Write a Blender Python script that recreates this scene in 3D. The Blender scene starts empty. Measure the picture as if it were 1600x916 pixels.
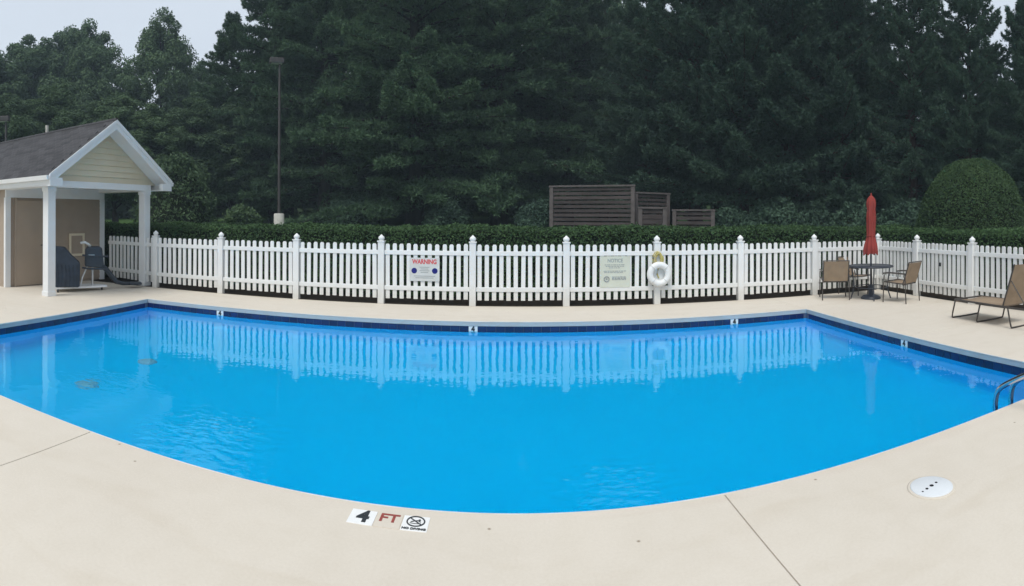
import bpy, bmesh, math, random
import numpy as np
from mathutils import Vector, Matrix

PI = math.pi
R = math.radians
scene = bpy.context.scene
C = scene.collection

# ------------------------------------------------------------------ camera: a swept phone panorama (cylindrical lens)
CAM_H = 1.733
F_PX, IMG_W, IMG_H, HORIZON = 870.0, 1600.0, 916.0, 340.0
cam_data = bpy.data.cameras.new('camera')
cam = bpy.data.objects.new('camera', cam_data)
C.objects.link(cam)
cam_data.type = 'PANO'
cam_data.panorama_type = 'CENTRAL_CYLINDRICAL'
cam_data.central_cylindrical_radius = 1.0
cam_data.central_cylindrical_range_u_min = -(IMG_W / 2) / F_PX
cam_data.central_cylindrical_range_u_max = (IMG_W / 2) / F_PX
cam_data.central_cylindrical_range_v_min = -(IMG_H - HORIZON) / F_PX
cam_data.central_cylindrical_range_v_max = HORIZON / F_PX
cam_data.clip_start = 0.05
cam_data.clip_end = 2000
cam.location = (0, 0, CAM_H)
cam.rotation_euler = (Matrix.Rotation(R(90), 3, 'X') @ Matrix.Rotation(0.0045, 3, 'Z')).to_euler()
scene.camera = cam

# ------------------------------------------------------------------ sky, sun, exposure (overcast day)
SUN_EL, SUN_AZ = R(58), R(200)          # azimuth clockwise from +Y: high, behind the camera
world = bpy.data.worlds.new('World')
scene.world = world
world.use_nodes = True
wn, wl = world.node_tree.nodes, world.node_tree.links
wn.clear()
w_out = wn.new('ShaderNodeOutputWorld')
w_bg = wn.new('ShaderNodeBackground')
w_sky = wn.new('ShaderNodeTexSky')
w_sky.sky_type = 'NISHITA'
w_sky.sun_disc = False
w_sky.sun_elevation = SUN_EL
w_sky.sun_rotation = SUN_AZ
w_sky.dust_density = 4.0
w_tc = wn.new('ShaderNodeTexCoord')
w_map = wn.new('ShaderNodeMapping')
w_map.inputs['Scale'].default_value = (1.0, 1.0, 3.0)
w_noise = wn.new('ShaderNodeTexNoise')
w_noise.inputs['Scale'].default_value = 1.6
w_noise.inputs['Detail'].default_value = 4.0
w_ramp = wn.new('ShaderNodeValToRGB')
w_ramp.color_ramp.elements[0].position = 0.3
w_ramp.color_ramp.elements[0].color = (4.85, 5.35, 6.05, 1)
w_ramp.color_ramp.elements[1].position = 0.7
w_ramp.color_ramp.elements[1].color = (5.4, 5.9, 6.5, 1)
w_mix = wn.new('ShaderNodeMixRGB')
w_mix.inputs['Fac'].default_value = 0.9     # a closed cloud layer over the blue sky
wl.new(w_tc.outputs['Generated'], w_map.inputs['Vector'])
wl.new(w_map.outputs['Vector'], w_noise.inputs['Vector'])
wl.new(w_noise.outputs['Fac'], w_ramp.inputs['Fac'])
wl.new(w_sky.outputs['Color'], w_mix.inputs['Color1'])
wl.new(w_ramp.outputs['Color'], w_mix.inputs['Color2'])
wl.new(w_mix.outputs['Color'], w_bg.inputs['Color'])
w_bg.inputs['Strength'].default_value = 0.10
wl.new(w_bg.outputs['Background'], w_out.inputs['Surface'])

sun_data = bpy.data.lights.new('sun', 'SUN')
sun_data.energy = 1.5
sun_data.angle = R(24)
sun_data.color = (1.0, 0.965, 0.91)
sun = bpy.data.objects.new('sun', sun_data)
C.objects.link(sun)
sd = Vector((math.sin(SUN_AZ) * math.cos(SUN_EL), math.cos(SUN_AZ) * math.cos(SUN_EL), math.sin(SUN_EL)))
sun.rotation_euler = sd.to_track_quat('Z', 'Y').to_euler()
sun.location = sd * 50

vs = scene.view_settings
vs.view_transform = 'Standard'
vs.look = 'None'
vs.gamma = 1.0
vs.exposure = 0.57
vs.use_curve_mapping = False
scene.render.engine = 'CYCLES'
scene.cycles.use_denoising = True
scene.cycles.max_bounces = 14
scene.cycles.diffuse_bounces = 6
scene.cycles.glossy_bounces = 4
scene.cycles.transmission_bounces = 8
scene.cycles.transparent_max_bounces = 8
scene.cycles.sample_clamp_indirect = 6.0

# ------------------------------------------------------------------ helpers
def polar(px, r):
    """ground point seen at column px of the photograph, r metres from the camera"""
    t = (px - IMG_W / 2) / F_PX
    return (r * math.sin(t), r * math.cos(t))

def nmat(name):
    m = bpy.data.materials.new(name)
    m.use_nodes = True
    n, l = m.node_tree.nodes, m.node_tree.links
    return m, n, l, n['Principled BSDF']

def set_in(b, **kw):
    for k, v in kw.items():
        b.inputs[k.replace('_', ' ')].default_value = v

def mat(name, col, rough=0.6, var=0.12, scale=6.0, bump=0.0, bscale=60.0, metal=0.0, spec=0.4, stretch=(1, 1, 1), detail=4.0, isl=0.0):
    """a procedural surface: base colour with soft mottling, and fine relief"""
    m, n, l, b = nmat(name)
    tc = n.new('ShaderNodeTexCoord')
    mp = n.new('ShaderNodeMapping')
    mp.inputs['Scale'].default_value = stretch
    l.new(tc.outputs['Object'], mp.inputs['Vector'])
    no = n.new('ShaderNodeTexNoise')
    no.inputs['Scale'].default_value = scale
    no.inputs['Detail'].default_value = detail
    l.new(mp.outputs['Vector'], no.inputs['Vector'])
    rp = n.new('ShaderNodeValToRGB')
    rp.color_ramp.elements[0].position = 0.3
    rp.color_ramp.elements[1].position = 0.7
    rp.color_ramp.elements[0].color = tuple(max(0, c * (1 - var)) for c in col) + (1,)
    rp.color_ramp.elements[1].color = tuple(min(1, c * (1 + var)) for c in col) + (1,)
    l.new(no.outputs['Fac'], rp.inputs['Fac'])
    src = rp.outputs['Color']
    if isl:
        oi = n.new('ShaderNodeObjectInfo')
        hs = n.new('ShaderNodeHueSaturation')
        mr = n.new('ShaderNodeMapRange')
        mr.inputs['To Min'].default_value = 1 - isl
        mr.inputs['To Max'].default_value = 1 + isl
        l.new(oi.outputs['Random'], mr.inputs['Value'])
        l.new(mr.outputs['Result'], hs.inputs['Value'])
        l.new(src, hs.inputs['Color'])
        src = hs.outputs['Color']
    l.new(src, b.inputs['Base Color'])
    set_in(b, Roughness=rough, Metallic=metal)
    b.inputs['Specular IOR Level'].default_value = spec
    if bump:
        n2 = n.new('ShaderNodeTexNoise')
        n2.inputs['Scale'].default_value = bscale
        n2.inputs['Detail'].default_value = 3
        l.new(mp.outputs['Vector'], n2.inputs['Vector'])
        bp = n.new('ShaderNodeBump')
        bp.inputs['Strength'].default_value = bump
        bp.inputs['Distance'].default_value = 0.01
        l.new(n2.outputs['Fac'], bp.inputs['Height'])
        l.new(bp.outputs['Normal'], b.inputs['Normal'])
    return m

def leaf_mat(name, dark, light, trans=0.2, scale=0.5):
    m, n, l, b = nmat(name)
    g = n.new('ShaderNodeNewGeometry')
    tc = n.new('ShaderNodeTexCoord')
    no = n.new('ShaderNodeTexNoise')
    no.inputs['Scale'].default_value = scale
    no.inputs['Detail'].default_value = 2
    l.new(tc.outputs['Object'], no.inputs['Vector'])
    oi = n.new('ShaderNodeObjectInfo')
    a1 = n.new('ShaderNodeMath'); a1.operation = 'MULTIPLY_ADD'
    a1.inputs[1].default_value = 0.45
    l.new(g.outputs['Random Per Island'], a1.inputs[0])
    a2 = n.new('ShaderNodeMath'); a2.operation = 'MULTIPLY_ADD'
    a2.inputs[1].default_value = 0.25
    l.new(oi.outputs['Random'], a2.inputs[0])
    a3 = n.new('ShaderNodeMath'); a3.operation = 'MULTIPLY_ADD'
    a3.inputs[1].default_value = 0.9
    a3.inputs[2].default_value = -0.3
    l.new(no.outputs['Fac'], a3.inputs[0])
    l.new(a3.outputs[0], a2.inputs[2])
    l.new(a2.outputs[0], a1.inputs[2])
    rp = n.new('ShaderNodeValToRGB')
    rp.color_ramp.elements[0].color = tuple(dark) + (1,)
    rp.color_ramp.elements[1].color = tuple(light) + (1,)
    l.new(a1.outputs[0], rp.inputs['Fac'])
    l.new(rp.outputs['Color'], b.inputs['Base Color'])
    set_in(b, Roughness=0.7)
    b.inputs['Specular IOR Level'].default_value = 0.2
    tr = n.new('ShaderNodeBsdfTranslucent')
    l.new(rp.outputs['Color'], tr.inputs['Color'])
    mx = n.new('ShaderNodeMixShader')
    mx.inputs['Fac'].default_value = trans
    l.new(b.outputs['BSDF'], mx.inputs[1])
    l.new(tr.outputs['BSDF'], mx.inputs[2])
    l.new(mx.outputs['Shader'], n['Material Output'].inputs['Surface'])
    return m

def tag(o, label=None, cat=None, group=None, kind=None):
    if label: o['label'] = label
    if cat: o['category'] = cat
    if group: o['group'] = group
    if kind: o['kind'] = kind
    return o

def empty(name, loc=(0, 0, 0), rz=0.0):
    o = bpy.data.objects.new(name, None)
    o.empty_display_size = 0.2
    o.location = loc
    o.rotation_euler = (0, 0, rz)
    C.objects.link(o)
    return o

def link(name, me, material=None, parent=None, loc=None, rot=None):
    o = bpy.data.objects.new(name, me)
    if material is not None and not me.materials:
        me.materials.append(material)
    if loc is not None: o.location = loc
    if rot is not None: o.rotation_euler = rot
    o.parent = parent
    C.objects.link(o)
    return o

class MB:
    """collects shapes that belong to ONE part"""
    def __init__(self):
        self.v, self.f, self.s = [], [], []
    def add(self, vs, fs, smooth=False):
        k = len(self.v)
        self.v += [tuple(p) for p in vs]
        self.f += [tuple(i + k for i in f) for f in fs]
        self.s += [smooth] * len(fs)
        return self
    def box(self, x0, x1, y0, y1, z0, z1, bev=0.0):
        if bev <= 0:
            vs = [(x, y, z) for z in (z0, z1) for y in (y0, y1) for x in (x0, x1)]
            return self.add(vs, [(0, 2, 3, 1), (4, 5, 7, 6), (0, 1, 5, 4), (2, 6, 7, 3), (0, 4, 6, 2), (1, 3, 7, 5)])
        bm = bmesh.new()
        bmesh.ops.create_cube(bm, size=1.0)
        for v in bm.verts:
            v.co = ((x0 + x1) / 2 + v.co.x * (x1 - x0), (y0 + y1) / 2 + v.co.y * (y1 - y0), (z0 + z1) / 2 + v.co.z * (z1 - z0))
        bmesh.ops.bevel(bm, geom=list(bm.edges), offset=bev, segments=2, affect='EDGES', profile=0.6)
        bm.verts.index_update()
        self.add([v.co[:] for v in bm.verts], [[v.index for v in f.verts] for f in bm.faces])
        bm.free()
        return self
    def tube(self, pts, rad, n=8, caps=True):
        pts = [Vector(p) for p in pts]
        rads = rad if isinstance(rad, (list, tuple)) else [rad] * len(pts)
        vs, fs = [], []
        ref = Vector((0, 0, 1))
        for i, p in enumerate(pts):
            d = (pts[min(i + 1, len(pts) - 1)] - pts[max(i - 1, 0)]).normalized()
            a = d.cross(ref)
            if a.length < 0.05:
                a = d.cross(Vector((1, 0, 0)))
            a.normalize()
            b = d.cross(a).normalized()
            for j in range(n):
                t = 2 * PI * j / n
                vs.append(p + (a * math.cos(t) + b * math.sin(t)) * rads[i])
        for i in range(len(pts) - 1):
            for j in range(n):
                k = (j + 1) % n
                fs.append((i * n + j, i * n + k, (i + 1) * n + k, (i + 1) * n + j))
        self.add(vs, fs, True)
        if caps:
            self.add(vs[:n], [tuple(range(n))])
            self.add(vs[-n:], [tuple(reversed(range(n)))])
        return self
    def lathe(self, prof, n=24, fn=None, c=(0, 0), smooth=True):
        vs, fs = [], []
        for i, (r, z) in enumerate(prof):
            for j in range(n):
                t = 2 * PI * j / n
                q = r * (fn(t, i) if fn else 1)
                vs.append((c[0] + q * math.cos(t), c[1] + q * math.sin(t), z))
        m = len(prof)
        for i in range(m - 1):
            for j in range(n):
                k = (j + 1) % n
                fs.append((i * n + j, i * n + k, (i + 1) * n + k, (i + 1) * n + j))
        self.add(vs, fs, smooth)
        self.add(vs[:n], [tuple(reversed(range(n)))])
        self.add(vs[-n:], [tuple(range(n))])
        return self
    def prism(self, poly, y0, y1, axis='y'):
        """poly in (x,z) pushed along y, or (x,y) pushed along z"""
        n = len(poly)
        if axis == 'y':
            vs = [(p[0], y0, p[1]) for p in poly] + [(p[0], y1, p[1]) for p in poly]
        elif axis == 'z':
            vs = [(p[0], p[1], y0) for p in poly] + [(p[0], p[1], y1) for p in poly]
        else:
            vs = [(y0, p[0], p[1]) for p in poly] + [(y1, p[0], p[1]) for p in poly]
        fs = [tuple(range(n)), tuple(range(2 * n - 1, n - 1, -1))]
        fs += [(i, i + n, (i + 1) % n + n, (i + 1) % n) for i in range(n)]
        return self.add(vs, fs)
    def torus(self, c, R1, r1, n=36, m=12, axis='y'):
        vs, fs = [], []
        for i in range(n):
            t = 2 * PI * i / n
            for j in range(m):
                q = 2 * PI * j / m
                rr = R1 + r1 * math.cos(q)
                h = r1 * math.sin(q)
                if axis == 'y':
                    vs.append((c[0] + rr * math.cos(t), c[1] + h, c[2] + rr * math.sin(t)))
                else:
                    vs.append((c[0] + rr * math.cos(t), c[1] + rr * math.sin(t), c[2] + h))
        for i in range(n):
            for j in range(m):
                a, b = (i + 1) % n, (j + 1) % m
                fs.append((i * m + j, i * m + b, a * m + b, a * m + j))
        return self.add(vs, fs, True)
    def mesh(self, name):
        me = bpy.data.meshes.new(name)
        me.from_pydata(self.v, [], self.f)
        bm = bmesh.new(); bm.from_mesh(me)
        bmesh.ops.recalc_face_normals(bm, faces=bm.faces)
        bm.to_mesh(me); bm.free()
        me.polygons.foreach_set('use_smooth', self.s)
        me.update()
        return me
    def build(self, name, material, parent=None, loc=None, rot=None):
        return link(name, self.mesh(name), material, parent, loc, rot)

def fast_mesh(name, co, faces):
    """many equal polygons at once: co (n,3), faces (m,k)"""
    me = bpy.data.meshes.new(name)
    m, k = faces.shape
    me.vertices.add(len(co)); me.loops.add(m * k); me.polygons.add(m)
    me.vertices.foreach_set('co', np.ascontiguousarray(co, dtype=np.float32).ravel())
    me.loops.foreach_set('vertex_index', np.ascontiguousarray(faces, dtype=np.int32).ravel())
    me.polygons.foreach_set('loop_start', np.arange(0, m * k, k, dtype=np.int32))
    me.polygons.foreach_set('loop_total', np.full(m, k, dtype=np.int32))
    me.update(calc_edges=True)
    return me

def text(name, body, size, material, parent, loc, rot=(0, 0, 0), ext=0.0012, bold=0.0, shear=0.0, sx=1.0):
    cu = bpy.data.curves.new(name, 'FONT')
    cu.body = body; cu.size = size; cu.extrude = ext; cu.offset = bold; cu.shear = shear
    cu.align_x = 'CENTER'; cu.align_y = 'CENTER'; cu.resolution_u = 3
    t = bpy.data.objects.new(name, cu)
    C.objects.link(t)
    dg = bpy.context.evaluated_depsgraph_get()
    me = bpy.data.meshes.new_from_object(t.evaluated_get(dg))
    bpy.data.objects.remove(t); bpy.data.curves.remove(cu)
    me.materials.clear()
    o = link(name, me, material, parent, loc, rot)
    o.scale = (sx, 1, 1)
    return o

def unit(a):
    return a / np.maximum(np.linalg.norm(a, axis=-1, keepdims=True), 1e-9)

def leaf_quads(rng, pts, nrm, length, width, jit=0.6):
    """one pointed leaf (two triangles, kite) at each point, roughly facing nrm"""
    n = len(pts)
    nn = unit(nrm + rng.normal(0, jit, (n, 3)))
    a = unit(np.cross(nn, rng.normal(0, 1, (n, 3))))
    b = np.cross(nn, a)
    L = (length * rng.uniform(0.6, 1.3, n))[:, None]
    W = (width * rng.uniform(0.6, 1.3, n))[:, None]
    fold = nn * L * 0.12
    v = np.stack([pts - a * L * 0.5, pts + b * W * 0.5 - fold, pts + a * L * 0.5, pts - b * W * 0.5 - fold], 1).reshape(-1, 3)
    f = np.arange(4 * n).reshape(n, 4)
    return v, f

# ------------------------------------------------------------------ materials
M = {}
def deck_material():
    m, n, l, b = nmat('deck_coating')
    tc = n.new('ShaderNodeTexCoord')
    big = n.new('ShaderNodeTexNoise'); big.inputs['Scale'].default_value = 0.45; big.inputs['Detail'].default_value = 5
    sm = n.new('ShaderNodeTexNoise'); sm.inputs['Scale'].default_value = 5.0; sm.inputs['Detail'].default_value = 6
    sp = n.new('ShaderNodeTexVoronoi'); sp.inputs['Scale'].default_value = 0.8; sp.voronoi_dimensions = '2D'
    g = n.new('ShaderNodeNewGeometry')
    for t in (big, sm, sp):
        l.new(g.outputs['Position'], t.inputs['Vector'])
    r1 = n.new('ShaderNodeValToRGB')
    r1.color_ramp.elements[0].position = 0.3; r1.color_ramp.elements[0].color = (0.61, 0.556, 0.475, 1)
    r1.color_ramp.elements[1].position = 0.7; r1.color_ramp.elements[1].color = (0.655, 0.60, 0.515, 1)
    l.new(big.outputs['Fac'], r1.inputs['Fac'])
    r2 = n.new('ShaderNodeValToRGB')
    r2.color_ramp.elements[0].position = 0.25; r2.color_ramp.elements[0].color = (0.965, 0.96, 0.95, 1)
    r2.color_ramp.elements[1].position = 0.6; r2.color_ramp.elements[1].color = (1, 1, 1, 1)
    l.new(sm.outputs['Fac'], r2.inputs['Fac'])
    mul = n.new('ShaderNodeMixRGB'); mul.blend_type = 'MULTIPLY'; mul.inputs['Fac'].default_value = 1
    l.new(r1.outputs['Color'], mul.inputs['Color1']); l.new(r2.outputs['Color'], mul.inputs['Color2'])
    # a few small dark specks and chips
    r3 = n.new('ShaderNodeValToRGB')
    r3.color_ramp.elements[0].position = 0.004; r3.color_ramp.elements[0].color = (0.45, 0.40, 0.34, 1)
    r3.color_ramp.elements[1].position = 0.010; r3.color_ramp.elements[1].color = (1, 1, 1, 1)
    l.new(sp.outputs['Distance'], r3.inputs['Fac'])
    mul2 = n.new('ShaderNodeMixRGB'); mul2.blend_type = 'MULTIPLY'; mul2.inputs['Fac'].default_value = 1
    l.new(mul.outputs['Color'], mul2.inputs['Color1']); l.new(r3.outputs['Color'], mul2.inputs['Color2'])
    stm = n.new('ShaderNodeMapping'); stm.inputs['Scale'].default_value = (0.5, 1.9, 1.0); stm.inputs['Rotation'].default_value = (0, 0, 0.35)
    st = n.new('ShaderNodeTexNoise'); st.inputs['Scale'].default_value = 1.5; st.inputs['Detail'].default_value = 7; st.inputs['Distortion'].default_value = 0.8
    l.new(g.outputs['Position'], stm.inputs['Vector']); l.new(stm.outputs['Vector'], st.inputs['Vector'])
    r4 = n.new('ShaderNodeValToRGB')
    r4.color_ramp.elements[0].position = 0.52; r4.color_ramp.elements[0].color = (1, 1, 1, 1)
    r4.color_ramp.elements[1].position = 0.74; r4.color_ramp.elements[1].color = (0.945, 0.93, 0.905, 1)
    l.new(st.outputs['Fac'], r4.inputs['Fac'])
    mul3 = n.new('ShaderNodeMixRGB'); mul3.blend_type = 'MULTIPLY'; mul3.inputs['Fac'].default_value = 1
    l.new(mul2.outputs['Color'], mul3.inputs['Color1']); l.new(r4.outputs['Color'], mul3.inputs['Color2'])
    # hairline cracks
    wv = n.new('ShaderNodeTexVoronoi'); wv.feature = 'DISTANCE_TO_EDGE'; wv.inputs['Scale'].default_value = 0.28
    wa = n.new('ShaderNodeVectorMath'); wa.operation = 'MULTIPLY_ADD'; wa.inputs[1].default_value = (0.35, 0.35, 0.0)
    l.new(sm.outputs['Color'], wa.inputs[0]); l.new(g.outputs['Position'], wa.inputs[2]); l.new(wa.outputs[0], wv.inputs['Vector'])
    r5 = n.new('ShaderNodeValToRGB')
    r5.color_ramp.elements[0].position = 0.0; r5.color_ramp.elements[0].color = (0.982, 0.98, 0.975, 1)
    r5.color_ramp.elements[1].position = 0.0012; r5.color_ramp.elements[1].color = (1, 1, 1, 1)
    l.new(wv.outputs['Distance'], r5.inputs['Fac'])
    mul4 = n.new('ShaderNodeMixRGB'); mul4.blend_type = 'MULTIPLY'; mul4.inputs['Fac'].default_value = 1
    l.new(mul3.outputs['Color'], mul4.inputs['Color1']); l.new(r5.outputs['Color'], mul4.inputs['Color2'])
    gr = n.new('ShaderNodeTexNoise'); gr.inputs['Scale'].default_value = 55; gr.inputs['Detail'].default_value = 5
    l.new(g.outputs['Position'], gr.inputs['Vector'])
    r6 = n.new('ShaderNodeValToRGB')
    r6.color_ramp.elements[0].position = 0.32; r6.color_ramp.elements[0].color = (0.962, 0.957, 0.948, 1)
    r6.color_ramp.elements[1].position = 0.62; r6.color_ramp.elements[1].color = (1, 1, 1, 1)
    l.new(gr.outputs['Fac'], r6.inputs['Fac'])
    mul5 = n.new('ShaderNodeMixRGB'); mul5.blend_type = 'MULTIPLY'; mul5.inputs['Fac'].default_value = 1
    l.new(mul4.outputs['Color'], mul5.inputs['Color1']); l.new(r6.outputs['Color'], mul5.inputs['Color2'])
    l.new(mul5.outputs['Color'], b.inputs['Base Color'])
    fine = n.new('ShaderNodeTexNoise'); fine.inputs['Scale'].default_value = 90; fine.inputs['Detail'].default_value = 4
    l.new(g.outputs['Position'], fine.inputs['Vector'])
    bp = n.new('ShaderNodeBump'); bp.inputs['Strength'].default_value = 0.25; bp.inputs['Distance'].default_value = 0.004
    l.new(fine.outputs['Fac'], bp.inputs['Height']); l.new(bp.outputs['Normal'], b.inputs['Normal'])
    set_in(b, Roughness=0.75)
    b.inputs['Specular IOR Level'].default_value = 0.3
    return m

def water_material():
    m, n, l, b = nmat('water')
    n.remove(b)
    gl = n.new('ShaderNodeBsdfGlass')
    gl.inputs['IOR'].default_value = 1.333
    gl.inputs['Roughness'].default_value = 0.0
    gl.inputs['Color'].default_value = (0.66, 0.97, 1.0, 1)
    g = n.new('ShaderNodeNewGeometry')
    # calm swell
    n1 = n.new('ShaderNodeTexNoise'); n1.inputs['Scale'].default_value = 2.2; n1.inputs['Detail'].default_value = 2
    # small ripples where the wall inlets stir the surface
    n2 = n.new('ShaderNodeTexNoise'); n2.inputs['Scale'].default_value = 7.0; n2.inputs['Detail'].default_value = 2
    mp = n.new('ShaderNodeMapping'); mp.inputs['Scale'].default_value = (1.0, 1.7, 1.0)
    l.new(g.outputs['Position'], mp.inputs['Vector'])
    l.new(g.outputs['Position'], n1.inputs['Vector']); l.new(mp.outputs['Vector'], n2.inputs['Vector'])
    masks = []
    for (x, y, rr) in ((-2.45, 4.15, 0.95), (0.75, 3.85, 0.8), (-4.2, 4.7, 0.7)):
        vd = n.new('ShaderNodeVectorMath'); vd.operation = 'DISTANCE'
        vd.inputs[1].default_value = (x, y, -0.17)
        l.new(g.outputs['Position'], vd.inputs[0])
        mr = n.new('ShaderNodeMapRange'); mr.interpolation_type = 'SMOOTHSTEP'
        mr.inputs['From Min'].default_value = rr; mr.inputs['From Max'].default_value = rr * 0.15
        l.new(vd.outputs['Value'], mr.inputs['Value'])
        masks.append(mr.outputs['Result'])
    acc = masks[0]
    for k in masks[1:]:
        mx = n.new('ShaderNodeMath'); mx.operation = 'MAXIMUM'
        l.new(acc, mx.inputs[0]); l.new(k, mx.inputs[1]); acc = mx.outputs[0]
    rip = n.new('ShaderNodeMath'); rip.operation = 'MULTIPLY_ADD'
    rip.inputs[1].default_value = 0.013; rip.inputs[2].default_value = 0.0009
    l.new(acc, rip.inputs[0])
    h2 = n.new('ShaderNodeMath'); h2.operation = 'MULTIPLY'
    l.new(n2.outputs['Fac'], h2.inputs[0]); l.new(rip.outputs[0], h2.inputs[1])
    h1 = n.new('ShaderNodeMath'); h1.operation = 'MULTIPLY_ADD'
    h1.inputs[1].default_value = 0.0035
    l.new(n1.outputs['Fac'], h1.inputs[0]); l.new(h2.outputs[0], h1.inputs[2])
    bp = n.new('ShaderNodeBump'); bp.inputs['Strength'].default_value = 1.0; bp.inputs['Distance'].default_value = 1.0
    l.new(h1.outputs[0], bp.inputs['Height'])
    l.new(bp.outputs['Normal'], gl.inputs['Normal'])
    l.new(gl.outputs['BSDF'], n['Material Output'].inputs['Surface'])
    return m

M['deck'] = deck_material()
M['water'] = water_material()
M['edge'] = mat('pool_edge_concrete', (0.42, 0.47, 0.49), 0.6, 0.06, 3.0, 0.15, 80)
M['joint'] = mat('joint_filler', (0.40, 0.36, 0.30), 0.8, 0.2, 20)
M['plaster'] = mat('pool_paint', (0.003, 0.60, 0.985), 0.9, 0.01, 1.2, spec=0.0)
M['navy'] = mat('navy_glazed_tile', (0.009, 0.023, 0.095), 0.18, 0.25, 7.0, spec=0.5, isl=0.25)
M['grout'] = mat('grout', (0.10, 0.12, 0.18), 0.8)
M['vinyl'] = mat('white_vinyl', (0.78, 0.79, 0.78), 0.42, 0.035, 2.0, isl=0.03)
def dirty_vinyl(m):
    n, l = m.node_tree.nodes, m.node_tree.links
    b = n['Principled BSDF']
    src = b.inputs['Base Color'].links[0].from_socket
    g = n.new('ShaderNodeNewGeometry'); sx = n.new('ShaderNodeSeparateXYZ'); l.new(g.outputs['Position'], sx.inputs[0])
    no = n.new('ShaderNodeTexNoise'); no.inputs['Scale'].default_value = 5.0; no.inputs['Detail'].default_value = 6
    l.new(g.outputs['Position'], no.inputs['Vector'])
    mr = n.new('ShaderNodeMapRange'); mr.inputs['From Min'].default_value = 0.45; mr.inputs['From Max'].default_value = 0.02
    l.new(sx.outputs['Z'], mr.inputs['Value'])
    mu = n.new('ShaderNodeMath'); mu.operation = 'MULTIPLY'; l.new(mr.outputs['Result'], mu.inputs[0]); l.new(no.outputs['Fac'], mu.inputs[1])
    mx = n.new('ShaderNodeMixRGB'); mx.inputs['Color2'].default_value = (0.50, 0.47, 0.40, 1)
    l.new(mu.outputs[0], mx.inputs['Fac']); l.new(src, mx.inputs['Color1']); l.new(mx.outputs['Color'], b.inputs['Base Color'])
dirty_vinyl(M['vinyl'])
M['white'] = mat('white_paint', (0.76, 0.77, 0.77), 0.45, 0.03, 3.0)
M['tilewhite'] = mat('white_marker_tile', (0.80, 0.81, 0.80), 0.3, 0.03, 12)
M['ink'] = mat('black_lettering', (0.025, 0.03, 0.035), 0.5, 0.2, 30)
M['redink'] = mat('worn_red_lettering', (0.28, 0.06, 0.05), 0.55, 0.25, 60)
M['signred'] = mat('sign_red', (0.62, 0.06, 0.07), 0.5, 0.1, 30)
M['signblue'] = mat('sign_navy', (0.01, 0.012, 0.16), 0.4, 0.1, 20)
M['signgrey'] = mat('sign_grey_print', (0.30, 0.33, 0.33), 0.5, 0.1, 40)
M['signface'] = mat('sign_aluminium_face', (0.60, 0.62, 0.61), 0.45, 0.05, 6)
M['signgreen'] = mat('sign_pale_green_face', (0.60, 0.63, 0.54), 0.5, 0.04, 6)
M['grass'] = mat('lawn', (0.055, 0.11, 0.03), 0.9, 0.3, 1.2, 0.6, 30, spec=0.1, detail=8)
M['mulch'] = mat('mulch', (0.035, 0.027, 0.02), 0.95, 0.4, 14, 1.0, 40, spec=0.1, detail=8)
M['bark'] = mat('bark', (0.032, 0.028, 0.024), 0.95, 0.35, 8, 0.8, 25, spec=0.1, stretch=(1, 1, 0.2))
M['redbark'] = mat('pine_bark', (0.060, 0.036, 0.029), 0.95, 0.35, 8, 0.8, 25, spec=0.1, stretch=(1, 1, 0.2))
M['needle'] = leaf_mat('pine_needles', (0.024, 0.052, 0.034), (0.115, 0.20, 0.098), 0.2)
M['needle_dark'] = leaf_mat('dark_pine_needles', (0.021, 0.045, 0.036), (0.09, 0.158, 0.098), 0.2)
M['leaf'] = leaf_mat('broad_leaves', (0.034, 0.062, 0.034), (0.115, 0.185, 0.085), 0.25)
M['hedge'] = leaf_mat('hedge_leaves', (0.026, 0.055, 0.024), (0.095, 0.18, 0.065), 0.2, 1.5)
M['topiary'] = leaf_mat('topiary_leaves', (0.022, 0.05, 0.02), (0.075, 0.13, 0.05), 0.2, 1.2)
M['core'] = mat('twig_mass', (0.016, 0.022, 0.013), 0.95, 0.3, 5, spec=0.05)
M['shingle'] = mat('asphalt_shingle', (0.058, 0.057, 0.061), 0.9, 0.25, 9, 0.6, 70, spec=0.2, isl=0.22)
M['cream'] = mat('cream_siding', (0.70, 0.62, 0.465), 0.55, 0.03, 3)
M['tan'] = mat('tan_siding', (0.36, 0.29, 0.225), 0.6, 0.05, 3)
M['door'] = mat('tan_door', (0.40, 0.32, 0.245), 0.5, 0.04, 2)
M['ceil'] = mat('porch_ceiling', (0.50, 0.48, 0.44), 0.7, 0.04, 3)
M['charcoal'] = mat('charcoal_cover', (0.030, 0.042, 0.062), 0.7, 0.25, 5, 0.4, 14)
M['darkplastic'] = mat('dark_plastic', (0.03, 0.04, 0.055), 0.45, 0.15, 6)
M['steel'] = mat('brushed_steel', (0.55, 0.56, 0.57), 0.3, 0.06, 20, metal=1.0)
M['chrome'] = mat('stainless_rail', (0.62, 0.64, 0.66), 0.12, 0.03, 8, metal=1.0)
M['bronze'] = mat('dark_bronze_tube', (0.055, 0.046, 0.04), 0.4, 0.15, 10, spec=0.5)
M['navytube'] = mat('dark_blue_grey_metal', (0.03, 0.036, 0.05), 0.4, 0.15, 10, spec=0.5)
M['sling'] = mat('tan_sling_fabric', (0.30, 0.225, 0.155), 0.85, 0.12, 5, 0.5, 160, spec=0.15)
M['red'] = mat('red_canvas', (0.26, 0.046, 0.038), 0.85, 0.15, 4, 0.4, 120, spec=0.15)
M['lamp_pole'] = mat('bronze_pole', (0.055, 0.05, 0.05), 0.5, 0.15, 6)
M['concrete'] = mat('pale_concrete', (0.50, 0.49, 0.45), 0.85, 0.12, 6, 0.4, 40)
M['brownwood'] = mat('brown_stained_boards', (0.058, 0.045, 0.044), 0.8, 0.3, 5, 0.5, 30, stretch=(0.2, 1, 1), isl=0.18)
M['brownframe'] = mat('brown_posts', (0.105, 0.09, 0.088), 0.8, 0.2, 5, 0.4, 30)
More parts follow.
